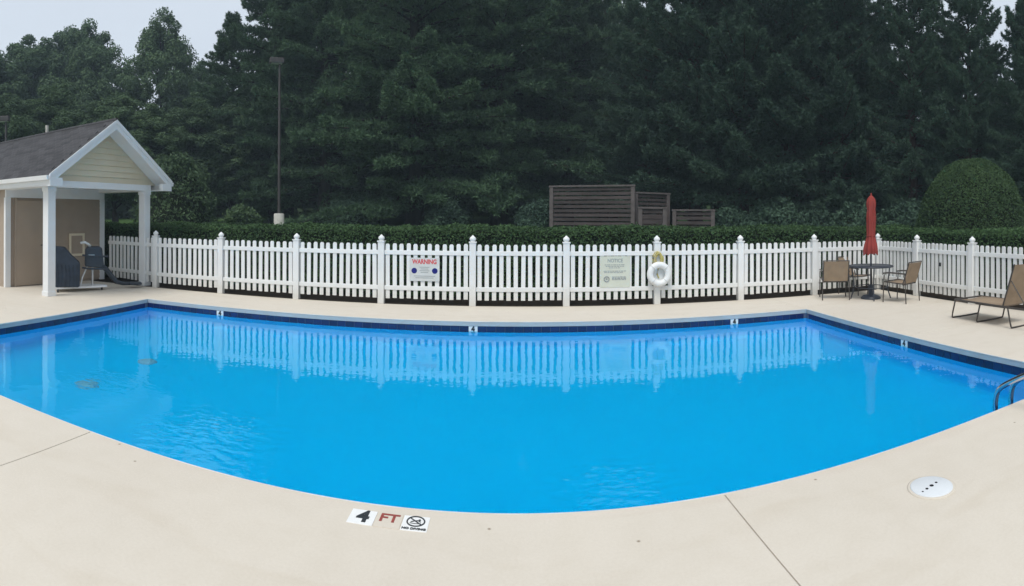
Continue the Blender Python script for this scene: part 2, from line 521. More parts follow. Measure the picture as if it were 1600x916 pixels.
M['ring'] = mat('white_foam_ring', (0.78, 0.79, 0.78), 0.5, 0.04, 6)
M['rope'] = mat('yellow_rope', (0.56, 0.48, 0.16), 0.8, 0.2, 40)
M['lid'] = mat('white_plastic_lid', (0.64, 0.67, 0.69), 0.5, 0.04, 5)
M['drain'] = mat('drain_plastic', (0.30, 0.50, 0.62), 0.5, 0.1, 8)
M['hole'] = mat('dark_hole', (0.012, 0.012, 0.014), 0.9)

# ------------------------------------------------------------------ ground
PX0, PX1, PY0, PY1 = -7.1, 5.42, 3.25, 9.27      # the pool
DX0, DX1, DY0, DY1 = -18.0, 8.42, -9.0, 10.84    # the deck
WATER_Z = -0.165
def sstep(a, b, x):
    t = min(1, max(0, (x - a) / (b - a)))
    return t * t * (3 - 2 * t)
def ground_z(x, y):
    d = max(y - 13.0, x - 10.5, -x - 19.0, 0.0)
    return -0.03 + 1.22 * sstep(0, 9, d) + 0.026 * max(0, d - 11)
def build_ground():
    xs = sorted(set([-300, -200, -120, -80] + list(np.arange(-60, DX0, 3.0)) + list(np.arange(DX0, DX1, 2.2)) + list(np.arange(DX1, 60, 2.0)) + [DX1, 60, 80, 120, 200, 300]))
    ys = sorted(set([-300, -200, -120, -60, -30] + list(np.arange(-20, DY0, 3.0)) + list(np.arange(DY0, DY1, 2.2)) + list(np.arange(DY1, 60, 2.0)) + [DY1, 60, 80, 120, 200, 300]))
    mb = MB()
    vs = [(x, y, ground_z(x, y)) for y in ys for x in xs]
    fs = []
    nx = len(xs)
    for j in range(len(ys) - 1):
        for i in range(nx - 1):
            cx, cy = (xs[i] + xs[i + 1]) / 2, (ys[j] + ys[j + 1]) / 2
            if DX0 < cx < DX1 and DY0 < cy < DY1:
                continue
            fs.append((j * nx + i, j * nx + i + 1, (j + 1) * nx + i + 1, (j + 1) * nx + i))
    mb.add(vs, fs, True)
    o = mb.build('ground', M['grass'])
    tag(o, 'grassy ground rising gently beyond the hedge', 'ground', kind='structure')
    bed = MB()
    bed.box(DX0, 10.6, DY1 + 0.01, 13.2, -0.2, 0.006)
    bed.box(DX1 + 0.01, 10.6, -6, DY1 + 0.01, -0.2, 0.006)
    tag(bed.build('mulch_bed', M['mulch']), 'dark mulch bed under the hedge behind the fence', 'bed', kind='structure')
build_ground()

# ------------------------------------------------------------------ deck slabs, pool basin, waterline tiles, water
def build_pool():
    deck = empty('pool_deck', (0, 0, 0))
    tag(deck, 'cream coated concrete deck all around the pool', 'deck', kind='structure')
    g = 0.0028
    def slab(x0, x1, y0, y1, dx0=g, dx1=g, dy0=g, dy1=g):
        MB().box(x0 + dx0, x1 - dx1, y0 + dy0, y1 - dy1, -0.085, 0.0, 0.007).build('deck_slab', M['deck'], deck)
    xs_n = [DX0, -11.8, -7.43, -3.06, 1.31, 5.68, DX1]
    for a, b in zip(xs_n, xs_n[1:]):
        slab(a, b, DY0, -2.6); slab(a, b, -2.6, PY0, dy1=0)
    for a, b in zip([DX0, -11.8, PX0, PX1], [-11.8, PX0, PX1, DX1]):
        slab(a, b, PY1, DY1, dy0=0, dy1=0)
    for a, b in ((PY0, 6.26), (6.26, PY1)):
        slab(DX0, -11.8, a, b); slab(-11.8, PX0, a, b, dx1=0); slab(PX1, DX1, a, b, dx0=0)
    # the bed the slabs lie on, seen only down in the joints
    base = MB()
    base.box(DX0, DX1, DY0, PY0 - 0.02, -0.25, -0.09); base.box(DX0, DX1, PY1 + 0.02, DY1, -0.25, -0.09)
    base.box(DX0, PX0 - 0.02, PY0 - 0.02, PY1 + 0.02, -0.25, -0.09); base.box(PX1 + 0.02, DX1, PY0 - 0.02, PY1 + 0.02, -0.25, -0.09)
    base.build('joint_filler', M['joint'], deck)
    # narrow rounded lip that the deck turns down over the water
    def lip(name, x0, x1, y0, y1):
        MB().box(x0, x1, y0, y1, -0.082, -0.016, 0.004).build(name, M['edge'], deck)
        e = 0.003                                       # pale strip added along the top, standing in for the wet edge's highlight
        MB().box(x0 - e, x1 + e, y0 - e, y1 + e, -0.0155, -0.002, 0.003).build('edge_highlight', M['vinyl'], deck)
    w = -0.001
    lip('pool_edge', PX0 - w, PX1 + w, PY1 - 0.012, PY1 + w)
    lip('pool_edge', PX0 - w, PX1 + w, PY0 - w, PY0 + 0.012)
    lip('pool_edge', PX0 - w, PX0 + 0.012, PY0 + 0.012, PY1 - 0.012)
    lip('pool_edge', PX1 - 0.012, PX1 + w, PY0 + 0.012, PY1 - 0.012)

    basin = empty('pool_basin', (0, 0, 0))
    tag(basin, 'blue painted swimming pool basin with a navy tile band', 'pool', kind='structure')
    D = -1.25
    x0, x1, y0, y1 = PX0, PX1, PY0, PY1
    sh = MB()
    rr = 0.18
    # floor coved into the walls
    rings = []
    prof = [(-0.02, -0.08), (-0.02, -0.26), (0.0, -0.262), (0.0, D + rr)] + [(rr - rr * math.cos(t), D + rr - rr * math.sin(t)) for t in (R(25), R(50), R(75), R(90))]
    vs, fs = [], []
    for (ins, z) in prof:
        vs += [(x0 + ins, y0 + ins, z), (x1 - ins, y0 + ins, z), (x1 - ins, y1 - ins, z), (x0 + ins, y1 - ins, z)]
    for i in range(len(prof) - 1):
        for j in range(4):
            k = (j + 1) % 4
            fs.append((i * 4 + j, i * 4 + k, i * 4 + 4 + k, i * 4 + 4 + j))
    last = (len(prof) - 1) * 4
    fs.append((last, last + 1, last + 2, last + 3))
    sh.add(vs, fs)
    me = bpy.data.meshes.new('shell')
    me.from_pydata(sh.v, [], sh.f)
    link('shell', me, M['plaster'], basin)
    gr = MB()
    gr.box(x0 - 0.015, x1 + 0.015, y1 + 0.003, y1 + 0.012, -0.262, -0.082)
    gr.box(x0 - 0.012, x0 - 0.003, y0, y1, -0.262, -0.082)
    gr.box(x1 + 0.003, x1 + 0.012, y0, y1, -0.262, -0.082)
    gr.box(x0 - 0.015, x1 + 0.015, y0 - 0.012, y0 - 0.003, -0.262, -0.082)
    gr.build('grout_bed', M['grout'], basin)
    P = 0.152
    tile = MB().box(-0.0735, 0.0735, -0.006, 0.0, -0.085, 0.085, 0.003).mesh('waterline_tile')
    tile.materials.append(M['navy'])
    marks = {'far': [-5.36, -0.66, 3.98], 'right': [6.35]}
    zc = -0.171
    def run(n, fn, skip):
        for i in range(n):
            s = (i + 0.5) * P
            p, rz = fn(s)
            if any(abs(s - q) < P * 0.5 for q in skip):
                mk = MB().box(-0.0735, 0.0735, -0.008, 0.0, -0.085, 0.085, 0.003).build('depth_marker', M['tilewhite'], basin, (p[0], p[1], zc), (0, 0, rz))
                mk['label'] = 'white depth tile reading 4 in the navy waterline band'
                text('numeral', '4', 0.15, M['ink'], mk, (0, -0.009, 0.035), (PI / 2, 0, 0), bold=0.007, sx=0.75)
            else:
                link('waterline_tile', tile, None, basin, (p[0], p[1], zc), (0, 0, rz))
    run(int((x1 - x0) / P), lambda s: ((x0 + s, y1 + 0.003), 0.0), [m - x0 for m in marks['far']])
    run(int((y1 - y0) / P), lambda s: ((x0 - 0.003, y0 + s), PI / 2), [])
    run(int((y1 - y0) / P), lambda s: ((x1 + 0.003, y0 + s), -PI / 2), [m - y0 for m in marks['right']])
    # main drains on the floor
    dr = MB().lathe([(0.15, 0.0), (0.15, 0.02), (0.11, 0.045), (0.03, 0.055)], 20).mesh('drain_cover')
    dr.materials.append(M['drain'])
    for (x, y) in ((-5.1, 5.35), (-5.1, 6.65)):
        link('drain_cover', dr, None, basin, (x, y, D))
    wa = MB()
    n = 1
    wa.add([(x0 - 0.003, y0 - 0.003, WATER_Z), (x1 + 0.003, y0 - 0.003, WATER_Z), (x1 + 0.003, y1 + 0.003, WATER_Z), (x0 - 0.003, y1 + 0.003, WATER_Z)], [(0, 1, 2, 3)])
    me = bpy.data.meshes.new('water'); me.from_pydata(wa.v, [], wa.f)
    tag(link('water', me, M['water']), 'clear still blue water filling the pool', 'water', kind='structure')
build_pool()

# ------------------------------------------------------------------ picket fences
S = 1.83
FY = 10.87
def post_mesh():
    mb = MB().box(-0.063, 0.063, -0.063, 0.063, 0.0, 1.235, 0.006)
    return mb.mesh('post')
def cap_mesh():
    mb = MB().box(-0.075, 0.075, -0.075, 0.075, 1.233, 1.258, 0.005)
    mb.lathe([(0.045, 1.255), (0.042, 1.27), (0.058, 1.285), (0.066, 1.31), (0.058, 1.335), (0.03, 1.358), (0.012, 1.38)], 14)
    return mb.mesh('post_cap')
def picket_mesh():
    h = 1.205
    mb = MB().prism([(-0.041, 0.115), (0.041, 0.115), (0.041, h - 0.028), (0.024, h), (-0.024, h), (-0.041, h - 0.028)], -0.011, 0.011)
    return mb.mesh('picket')
POST, CAP, PICKET = post_mesh(), cap_mesh(), picket_mesh()
for me in (POST, CAP, PICKET):
    me.materials.append(M['vinyl'])
rng_f = random.Random(4)
def fence_bay(root, a, b, npk=12, latch=False):
    """pickets and rails between two post centres, in world coordinates (root sits at the origin)"""
    a, b = Vector((a[0], a[1], 0)), Vector((b[0], b[1], 0))
    d = (b - a); L = d.length; d.normalize()
    rz = math.atan2(d.y, d.x)
    mid = (a + b) / 2
    for z in (0.28, 0.985):
        MB().box(-L / 2 + 0.064, L / 2 - 0.064, -0.026, 0.026, z, z + 0.085, 0.005).build('rail', M['vinyl'], root, mid, (0, 0, rz))
    for i in range(npk):
        t = 0.064 + (i + 0.5) * (L - 0.128) / npk
        p = a + d * t
        link('picket', PICKET, None, root, (p.x, p.y, rng_f.uniform(-0.008, 0.006)), (0, rng_f.uniform(-0.008, 0.008), rz))
def fence_post(root, p, rz=0.0):
    po = link('post', POST, None, root, (p[0], p[1], 0), (0, 0, rz))
    link('post_cap', CAP, None, po)
def post_x(k): return (k - 0.417) * S

back = empty('picket_fence')
tag(back, 'long white vinyl picket fence with ball capped posts along the far deck edge', 'fence')
bp = [(post_x(k), FY) for k in range(-4, 6)]
bp = [(-9.95, 11.2)] + bp
for p in bp[1:]: fence_post(back, p)
for i, (a, b) in enumerate(zip(bp, bp[1:])):
    fence_bay(back, a, b)
side = empty('picket_fence')
tag(side, 'shorter white picket fence run going towards the camera behind the lounger', 'fence')
sx_ = post_x(5)
sy = [FY, 9.42, 7.72, 5.9, 4.1]
fence_bay(side, (sx_, FY), (sx_, sy[1]), 10)
fence_bay(side, (sx_, sy[2]), (sx_, sy[3]), 12)
fence_bay(side, (sx_, sy[3]), (sx_, sy[4]), 12)
for y in sy[1:]: fence_post(side, (sx_, y), PI / 2)
gate = empty('picket_gate')
tag(gate, 'white picket gate with dark latch between table and lounger', 'gate')
fence_bay(gate, (sx_, sy[1]), (sx_, sy[2]), 12)
MB().box(-0.012, 0.012, -0.03, 0.03, 0.72, 0.80, 0.004).box(-0.03, 0.0, -0.008, 0.008, 0.745, 0.765).build('latch', M['ink'], gate, (sx_ - 0.055, 8.62, 0))

# signs on the fence
def sign(name, label, px, zc, w, h, face):
    x = FY * math.tan((px - 800) / F_PX)
    root = empty(name, (x, FY - 0.028, zc))
    tag(root, label, 'sign')
    MB().box(-w / 2, w / 2, -0.004, 0.0, -h / 2, h / 2, 0.0015).build('panel', face, root)
    return root
fx = (PI / 2, 0, 0)
s1 = sign('warning_sign', 'small grey white warning sign with red heading and two navy dots', 664, 0.70, 0.60, 0.46, M['signface'])
text('heading', 'WARNING', 0.125, M['signred'], s1, (0, -0.0055, 0.15), fx, bold=0.004, sx=0.80)
for x in (-0.205, 0.205):
    MB().lathe([(0.056, -0.001), (0.056, 0.001)], 24).build('navy_dot', M['signblue'], s1, (x, -0.0055, -0.025), fx)
ln = MB()
for k, (z, w) in enumerate(((0.045, 0.2), (0.01, 0.16), (-0.025, 0.2), (-0.06, 0.15), (-0.13, 0.42), (-0.165, 0.36))):
    ln.box(-w / 2, w / 2, -0.0062, -0.005, z - 0.006, z + 0.006)
ln.build('fine_print', M['signgrey'], s1)['kind'] = 'stuff'
s2 = sign('pool_notice_sign', 'larger pale green notice board with grey print beside the life ring', 961, 0.665, 0.60, 0.62, M['signgreen'])
text('heading', 'NOTICE', 0.10, M['signgrey'], s2, (0, -0.0055, 0.22), fx, bold=0.002, sx=0.85)
ln = MB()
rl = random.Random(8)
def word_line(z, x0, x1, hh=0.007):
    x = x0
    while x < x1 - 0.02:
        w = min(rl.uniform(0.025, 0.07), x1 - x)
        ln.box(x, x + w, -0.0062, -0.005, z - hh, z + hh); x += w + 0.012
for (z, a, b) in ((0.14, -0.21, 0.21), (0.11, -0.19, 0.18), (0.08, -0.12, 0.12), (0.015, -0.23, 0.23), (-0.012, -0.22, 0.16), (-0.10, -0.06, 0.24), (-0.155, -0.06, 0.22)):
    word_line(z, a, b)
word_line(-0.128, -0.06, 0.24, 0.014)
ln.build('fine_print', M['signgrey'], s2)['kind'] = 'stuff'
MB().torus((-0.17, -0.0055, -0.14), 0.05, 0.011, 24, 6).box(-0.19, -0.15, -0.0062, -0.005, -0.16, -0.12).build('symbol', M['signgrey'], s2)

# life ring on its post
rx = post_x(2)
ring = empty('life_ring', (rx + 0.01, FY - 0.15, 0.615))
tag(ring, 'white life ring hanging on a fence post by the notice board', 'life ring')
MB().torus((0, 0, 0), 0.185, 0.066, 48, 14).build('ring', M['ring'], ring)
for a in (R(45), R(135), R(225), R(315)):
    MB().tube([((0.185 + 0.069 * math.cos(t)) * math.cos(a), 0.069 * math.sin(t), (0.185 + 0.069 * math.cos(t)) * math.sin(a)) for t in [2 * PI * j / 16 for j in range(17)]], 0.007, 6, False).build('band', M['signface'], ring)
board = empty('ring_backing_board', (rx, FY - 0.068, 0.60))
tag(board, 'white backing board on the fence behind the life ring', 'board')
MB().box(-0.14, 0.25, -0.012, 0.0, -0.17, 0.17, 0.004).build('panel', M['vinyl'], board)
rope = empty('rope_coil', (rx + 0.01, FY - 0.10, 0.93))
tag(rope, 'coil of yellow rope hung on the post above the life ring', 'rope')
rp_ = random.Random(2)
rmb = MB()
for k in range(9):
    pts = []
    ax, az = 0.05 + rp_.uniform(0, 0.05), 0.09 + rp_.uniform(0, 0.07)
    ox, oy = rp_.uniform(-0.03, 0.03), -0.01 * k * 0.5
    for j in range(17):
        t = 2 * PI * j / 16
        pts.append((ox + ax * math.cos(t), oy + rp_.uniform(-0.006, 0.006), -0.02 + az * math.sin(t)))
    rmb.tube(pts, 0.008, 6)
rmb.build('coil', M['rope'], rope)
MB().tube([(0.02, -0.02, -0.1), (0.0, 0.02, -0.22), (-0.03, 0.0, -0.32), (0.01, 0.01, -0.40)], 0.012, 6).build('loose_end', M['rope'], rope)
MB().tube([(0, 0.06, 0.09), (0, -0.03, 0.09), (0, -0.05, 0.11)], 0.01, 6).build('hook', M['steel'], rope)

# ------------------------------------------------------------------ pavilion (pool house porch)
SH = empty('pool_pavilion', (-8.71, 9.55, 0), math.atan2(0.991, 0.132))
tag(SH, 'small pool house with cream gable and white porch columns', 'building')
def build_pavilion():
    HW = 1.44
    ZB, ZE, ZR = 2.35, 2.58, 3.88           # beam underside, eave, ridge
    XE, YF, YBK, YW = 1.80, -0.56, 7.5, 1.70
    SL = (ZR - ZE) / XE
    col = MB().box(-0.1, 0.1, -0.1, 0.1, 0.0, ZB, 0.008).mesh('column')
    trim = MB().box(-0.115, 0.115, -0.115, 0.115, 0.0, 0.10, 0.006).mesh('column_base')
    ctop = MB().box(-0.115, 0.115, -0.115, 0.115, ZB - 0.09, ZB - 0.002, 0.006).mesh('column_cap')
    ctop.materials.append(M['white'])
    col.materials.append(M['white']); trim.materials.append(M['white'])
    for x in (-HW, HW):
        c = link('column', col, None, SH, (x, 0, 0))
        link('column_base', trim, None, c)
        link('column_cap', ctop, None, c)
    MB().box(-HW - 0.12, HW + 0.12, -0.105, 0.105, ZB, ZB + 0.15, 0.006).build('front_beam', M['white'], SH)
    for s in (-1, 1):
        x0, x1 = sorted((s * (HW - 0.1), s * (HW + 0.1)))
        MB().box(x0, x1, 0.107, YBK - 0.3, ZB, ZB + 0.15, 0.006).build('side_beam', M['white'], SH)
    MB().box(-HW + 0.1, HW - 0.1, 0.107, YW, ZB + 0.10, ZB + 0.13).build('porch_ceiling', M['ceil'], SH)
    # gable siding, board by board
    pitch = 0.135
    z = ZB + 0.152
    def half(zz): return min(HW + 0.34, (ZR - 0.07 - zz) / SL)
    MB().prism([(-half(z), z), (half(z), z), (0, ZR - 0.08)], 0.0, 0.06).build('gable_wall', M['cream'], SH)
    while z < ZR - 0.2:
        zt = min(z + pitch + 0.01, ZR - 0.1)
        a, b = half(z), half(zt)
        vs = [(-a, -0.040, z), (a, -0.040, z), (b, -0.004, zt), (-b, -0.004, zt), (-a, -0.001, z), (a, -0.001, z), (b, -0.001, zt), (-b, -0.001, zt)]
        MB().add(vs, [(0, 1, 2, 3), (7, 6, 5, 4), (0, 4, 5, 1), (1, 5, 6, 2), (2, 6, 7, 3), (3, 7, 4, 0)]).build('siding_board', M['cream'], SH)
        z += pitch
    # roof deck, soffits, rakes
    roof = MB()
    for s in (-1, 1):
        p = [(0, ZR - 0.055), (s * XE, ZE - 0.055), (s * XE, ZE - 0.005), (0, ZR - 0.005)]
        roof.prism(p if s > 0 else p[::-1], YF + 0.03, YBK)
    ro = roof.build('roof', M['shingle'], SH)
    for s in (-1, 1):
        q = [(0, ZR - 0.085), (s * XE, ZE - 0.085), (s * XE, ZE - 0.058), (0, ZR - 0.058)]
        MB().prism(q, YF + 0.03, -0.03).build('gable_soffit', M['white'], SH)
        rk = [(0, ZR - 0.20), (s * (XE + 0.02), ZE - 0.20), (s * (XE + 0.02), ZE + 0.0), (0, ZR + 0.0)]
        MB().prism(rk, YF - 0.005, YF + 0.028).build('rake_board', M['white'], SH)
        cap = [(0, ZR - 0.075), (s * (XE + 0.03), ZE - 0.075), (s * (XE + 0.03), ZE + 0.012), (0, ZR + 0.012)]
        MB().prism(cap, YF - 0.026, YF - 0.006).build('rake_trim', M['white'], SH)
        x0, x1 = sorted((s * (HW + 0.12), s * (XE - 0.01)))
        MB().box(x0, x1, YF + 0.03, YBK, ZE - 0.225, ZE - 0.205).build('eave_soffit', M['white'], SH)
        x0, x1 = sorted((s * (XE - 0.03), s * XE))
        MB().box(x0, x1, YF + 0.03, YBK, ZE - 0.204, ZE - 0.06).build('fascia', M['white'], SH)
        # boxed cornice return at the foot of each rake
        x0, x1 = sorted((s * (XE - 0.30), s * (XE + 0.015)))
        MB().box(x0, x1, YF - 0.012, YF + 0.10, ZE - 0.235, ZE - 0.06, 0.005).build('cornice_return', M['white'], SH)
        gx = s * (XE + 0.055)
        g = MB().prism([(gx - s * 0.05, ZE - 0.11), (gx + s * 0.03, ZE - 0.11), (gx + s * 0.05, ZE - 0.02), (gx - s * 0.05, ZE - 0.02)], YF + 0.0, YBK)
        g.build('gutter', M['white'], SH)
    # shingle courses on the slope that faces the camera, shingle by shingle
    lenS = math.hypot(XE, ZR - ZE)
    ex = 0.145
    ang = math.atan2(ZR - ZE, XE)
    sh_mesh = MB().box(-0.163, 0.163, -0.10, 0.095, 0.0, 0.013).mesh('shingle')
    sh_mesh.materials.append(M['shingle'])
    rs = random.Random(11)
    nrow = int(lenS / ex) + 1
    count = 0
    far = MB()
    for r_ in range(nrow):
        d = 0.07 + r_ * ex                       # along the slope, from the eave upwards
        if d > lenS - 0.02: break
        yy = YF + 0.19 + (r_ % 2) * 0.165
        while yy < YBK - 0.2:
            x = -XE + d * math.cos(ang); zz = ZE + d * math.sin(ang) - 0.004
            w = 0.0035
            if yy < 6.0 and count < 300:
                o = link('shingle', sh_mesh, None, ro, (x, yy, zz + rs.uniform(0, w)), None)
                o.rotation_euler = (Matrix.Rotation(-ang - 0.0, 3, 'Y') @ Matrix.Rotation(R(-90), 3, 'Z') @ Matrix.Rotation(R(4.0), 3, 'X')).to_euler()
                count += 1
            else:
                far.box(x - 0.05, x + 0.05, yy - 0.16, yy + 0.16, zz - 0.04, zz + 0.045)
            yy += 0.33
    MB().tube([(0, YF - 0.02, ZR + 0.005), (0, YBK, ZR + 0.005)], 0.05, 6).build('ridge_cap', M['shingle'], ro)
    MB().tube([(0.25, 2.55, ZR - 0.5), (0.25, 2.55, ZR + 0.30)], 0.045, 10).build('vent_pipe', M['concrete'], ro)
    # back wall of the porch
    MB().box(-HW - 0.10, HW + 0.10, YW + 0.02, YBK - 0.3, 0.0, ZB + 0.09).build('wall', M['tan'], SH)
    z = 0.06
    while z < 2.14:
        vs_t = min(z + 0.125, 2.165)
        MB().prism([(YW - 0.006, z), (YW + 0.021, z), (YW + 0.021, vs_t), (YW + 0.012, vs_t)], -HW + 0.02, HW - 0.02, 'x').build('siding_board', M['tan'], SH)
        z += 0.12
    MB().box(-HW - 0.11, HW + 0.11, YW - 0.035, YW + 0.019, 2.17, ZB + 0.09, 0.004).build('frieze_board', M['white'], SH)
    for s in (-1, 1):
        x0, x1 = sorted((s * (HW - 0.03), s * (HW + 0.12)))
        MB().box(x0, x1, YW - 0.03, YW + 0.05, 0.0, 2.168, 0.004).build('corner_board', M['white'], SH)
    d = MB().box(-1.24, -0.38, YW - 0.045, YW - 0.008, 0.02, 2.10, 0.004).build('door', M['door'], SH)
    d['label'] = 'plain tan door in the back wall of the porch'
    MB().tube([(-0.48, YW - 0.045, 1.0), (-0.48, YW - 0.10, 1.0), (-0.58, YW - 0.10, 1.0)], 0.012, 8).build('handle', M['ink'], d)
    for a in (-1.30, -0.378):
        MB().box(a, a + 0.058, YW - 0.05, YW - 0.008, 0.0, 2.165).build('door_trim', M['tan'], SH)
    f = MB()
    x0, x1, z0, z1, t = 0.36, 0.86, 0.68, 1.27, 0.06
    f.box(x0, x0 + t, YW - 0.04, YW - 0.007, z0, z1).box(x1 - t, x1, YW - 0.04, YW - 0.007, z0, z1)
    f.box(x0 + t, x1 - t, YW - 0.04, YW - 0.007, z1 - t, z1).box(x0 + t, x1 - t, YW - 0.04, YW - 0.007, z0, z0 + t)
    hf = f.build('hatch_frame', M['cream'], SH)
    MB().box(x0 + t, x1 - t, YW - 0.02, YW - 0.007, z0 + t, z1 - t).build('hatch_panel', M['tan'], hf)
build_pavilion()

# ------------------------------------------------------------------ pool lift parked under the porch
def build_lift():
    x, y = polar(106, 12.75)
    L = empty('pool_lift', (x, y, 0), 0.80)
    tag(L, 'covered dark grey pool lift on a white wheeled base beneath the porch', 'pool lift')
    MB().prism([(-0.30, -0.25), (0.92, 0.18), (0.92, 0.32), (0.55, 0.55), (-0.30, 0.30)], 0.075, 0.115, 'z').build('base_plate', M['white'], L)
    wh = MB()
    for (a, b) in ((-0.22, -0.2), (-0.22, 0.24), (0.8, 0.26)):
        w = MB().tube([(a - 0.02, b, 0.04), (a + 0.02, b, 0.04)], 0.04, 12)
        w.build('wheel', M['ink'], L)
    # draped cover over the mast: tall at the back, cut away forwards
    pr = [(-0.29, 0.12), (0.27, 0.12), (0.28, 0.66), (0.10, 0.82), (-0.06, 1.01), (-0.29, 1.03)]
    c = MB(); c.prism(pr, -0.22, 0.26)
    me = c.mesh('mast_cover')
    o = link('mast_cover', me, M['charcoal'], L)
    bv = o.modifiers.new('soft', 'BEVEL'); bv.width = 0.03; bv.segments = 3
    fo = MB()
    for k in range(6):
        xx = -0.24 + k * 0.09
        fo.tube([(xx, -0.222, 0.12), (xx + 0.012, -0.226, 0.4), (xx, -0.222, 0.62)], 0.011, 5)
    fo.build('cover_fold', M['charcoal'], o)
    s = MB().prism([(0.40, 0.56), (0.80, 0.52), (0.84, 0.60), (0.80, 0.98), (0.74, 1.02), (0.46, 1.01), (0.41, 0.93)], 0.12, 0.52).build('seat_shell', M['darkplastic'], L)
    bv = s.modifiers.new('soft', 'BEVEL'); bv.width = 0.025; bv.segments = 3
    MB().box(0.48, 0.62, 0.108, 0.117, 0.80, 0.835).build('label_plate', M['steel'], s)
    for z in (0.53, 0.82):
        MB().tube([(0.34, 0.15, z), (0.50, 0.10, z - 0.02), (0.95, 0.14, z - 0.03)], 0.022, 8).build('armrest', M['darkplastic'], L)
    MB().tube([(0.58, 0.30, 0.115), (0.585, 0.30, 0.54)], 0.03, 10).build('support_pole', M['steel'], L)
    MB().tube([(0.30, 0.12, 0.115), (0.34, 0.16, 0.30), (0.46, 0.22, 0.56)], 0.018, 8).build('brace', M['white'], L)
    MB().tube([(0.30, 0.18, 1.10), (0.40, 0.16, 1.12), (0.50, 0.2, 1.06), (0.52, 0.25, 0.99)], 0.03, 8).build('push_handle', M['signface'], L)
    MB().tube([(0.80, 0.30, 0.56), (0.92, 0.35, 0.46), (1.06, 0.42, 0.28), (1.16, 0.48, 0.16), (1.32, 0.55, 0.11), (1.58, 0.62, 0.10)], [0.055, 0.06, 0.06, 0.055, 0.045, 0.04], 10).build('boom_arm', M['darkplastic'], L)
    MB().box(1.50, 1.78, 0.48, 0.74, 0.075, 0.135, 0.02).build('footrest', M['darkplastic'], L)
build_lift()

# ------------------------------------------------------------------ deck fittings: depth tiles, round lid, ladder
def deck_tile(name, label, x, y, w=0.15):
    o = MB().box(-w / 2, w / 2, -0.075, 0.075, -0.004, 0.004, 0.0015).build(name, M['tilewhite'], None, (x, y, 0.0))
    tag(o, label, 'tile', 'depth marking tiles set in the deck')
    return o
TY = 3.095
t1 = deck_tile('depth_tile', 'white deck tile with a black numeral 4', -0.845, TY)
text('numeral', '4', 0.165, M['ink'], t1, (0.005, 0.0, 0.0052), bold=0.006, sx=0.85)
t2 = deck_tile('unit_tile', 'deck tile with faded red letters FT', -0.690, TY)
t2.data.materials[0] = M['deck']
text('lettering', 'FT', 0.115, M['redink'], t2, (0, 0.018, 0.0052), bold=0.0025, sx=0.95)
t3 = deck_tile('no_diving_tile', 'white deck tile with a crossed out diver in a circle', -0.535, TY)
MB().torus((0.0, 0.018, 0.0045), 0.050, 0.0045, 32, 6, 'z').build('circle', M['ink'], t3)
MB().box(-0.048, 0.048, -0.0035, 0.0035, 0.0042, 0.0068).build('slash', M['ink'], t3, (0.0, 0.018, 0), (0, 0, R(-42)))
MB().tube([(-0.028, 0.008, 0.005), (-0.008, 0.022, 0.005), (0.012, 0.026, 0.005), (0.028, 0.014, 0.005)], 0.0032, 6).lathe([(0.007, 0.004), (0.007, 0.0065)], 12, None, (0.02, 0.034)).tube([(-0.032, -0.002, 0.005), (0.0, -0.006, 0.005), (0.032, -0.002, 0.005)], 0.0022, 6).build('diver', M['ink'], t3)
text('lettering', 'NO DIVING', 0.026, M['ink'], t3, (0, -0.058, 0.0052), bold=0.0012)

lx, ly = polar(1457, 3.60)
lid = empty('skimmer_lid', (lx, ly, 0))
tag(lid, 'round white plastic lid set in the deck near the ladder', 'lid')
MB().lathe([(0.158, 0.0), (0.158, 0.003), (0.150, 0.006)], 40).build('collar', M['deck'], lid)
MB().lathe([(0.139, 0.0005), (0.139, 0.009), (0.132, 0.012), (0.02, 0.013)], 40).build('cover', M['lid'], lid)
for (d, q) in ((0.0, 0.014), (0.052, 0.009), (-0.052, 0.010), (-0.098, 0.006)):
    a = R(12)
    MB().lathe([(q, 0.0125), (q, 0.0145)], 16, None, (d * math.cos(a) + 0.0, d * math.sin(a))).build('finger_hole' if abs(d) < 0.06 else 'screw', M['hole'], lid)

def build_ladder():
    L = empty('pool_ladder', (4.02, PY0, 0))
    tag(L, 'stainless steel pool ladder with curved grab rails at the near pool edge', 'ladder')
    for k, x in enumerate((0.0, 0.235)):
        pts = [(x, -0.62, 0.0), (x, -0.60, 0.22), (x, -0.53, 0.34), (x, -0.42, 0.385), (x, -0.28, 0.36), (x, -0.08, 0.26), (x, 0.07, 0.17), (x, 0.125, 0.11), (x, 0.15, 0.0), (x, 0.155, -0.3), (x, 0.155, -1.0)]
        # smooth the bends
        for _ in range(2):
            q = [pts[0]]
            for a, b in zip(pts, pts[1:]):
                a, b = Vector(a), Vector(b)
                q += [a.lerp(b, 0.25), a.lerp(b, 0.75)]
            pts = q + [pts[-1]]
        MB().tube(pts, 0.025, 12).build('rail', M['chrome'], L)
        MB().lathe([(0.05, 0.0), (0.05, 0.012), (0.025, 0.03)], 16, None, (x, -0.62)).build('deck_flange', M['chrome'], L)
    for z in (-0.28, -0.55, -0.82):
        MB().box(0.01, 0.225, 0.10, 0.20, z, z + 0.03, 0.004).build('tread', M['darkplastic'], L)
build_ladder()

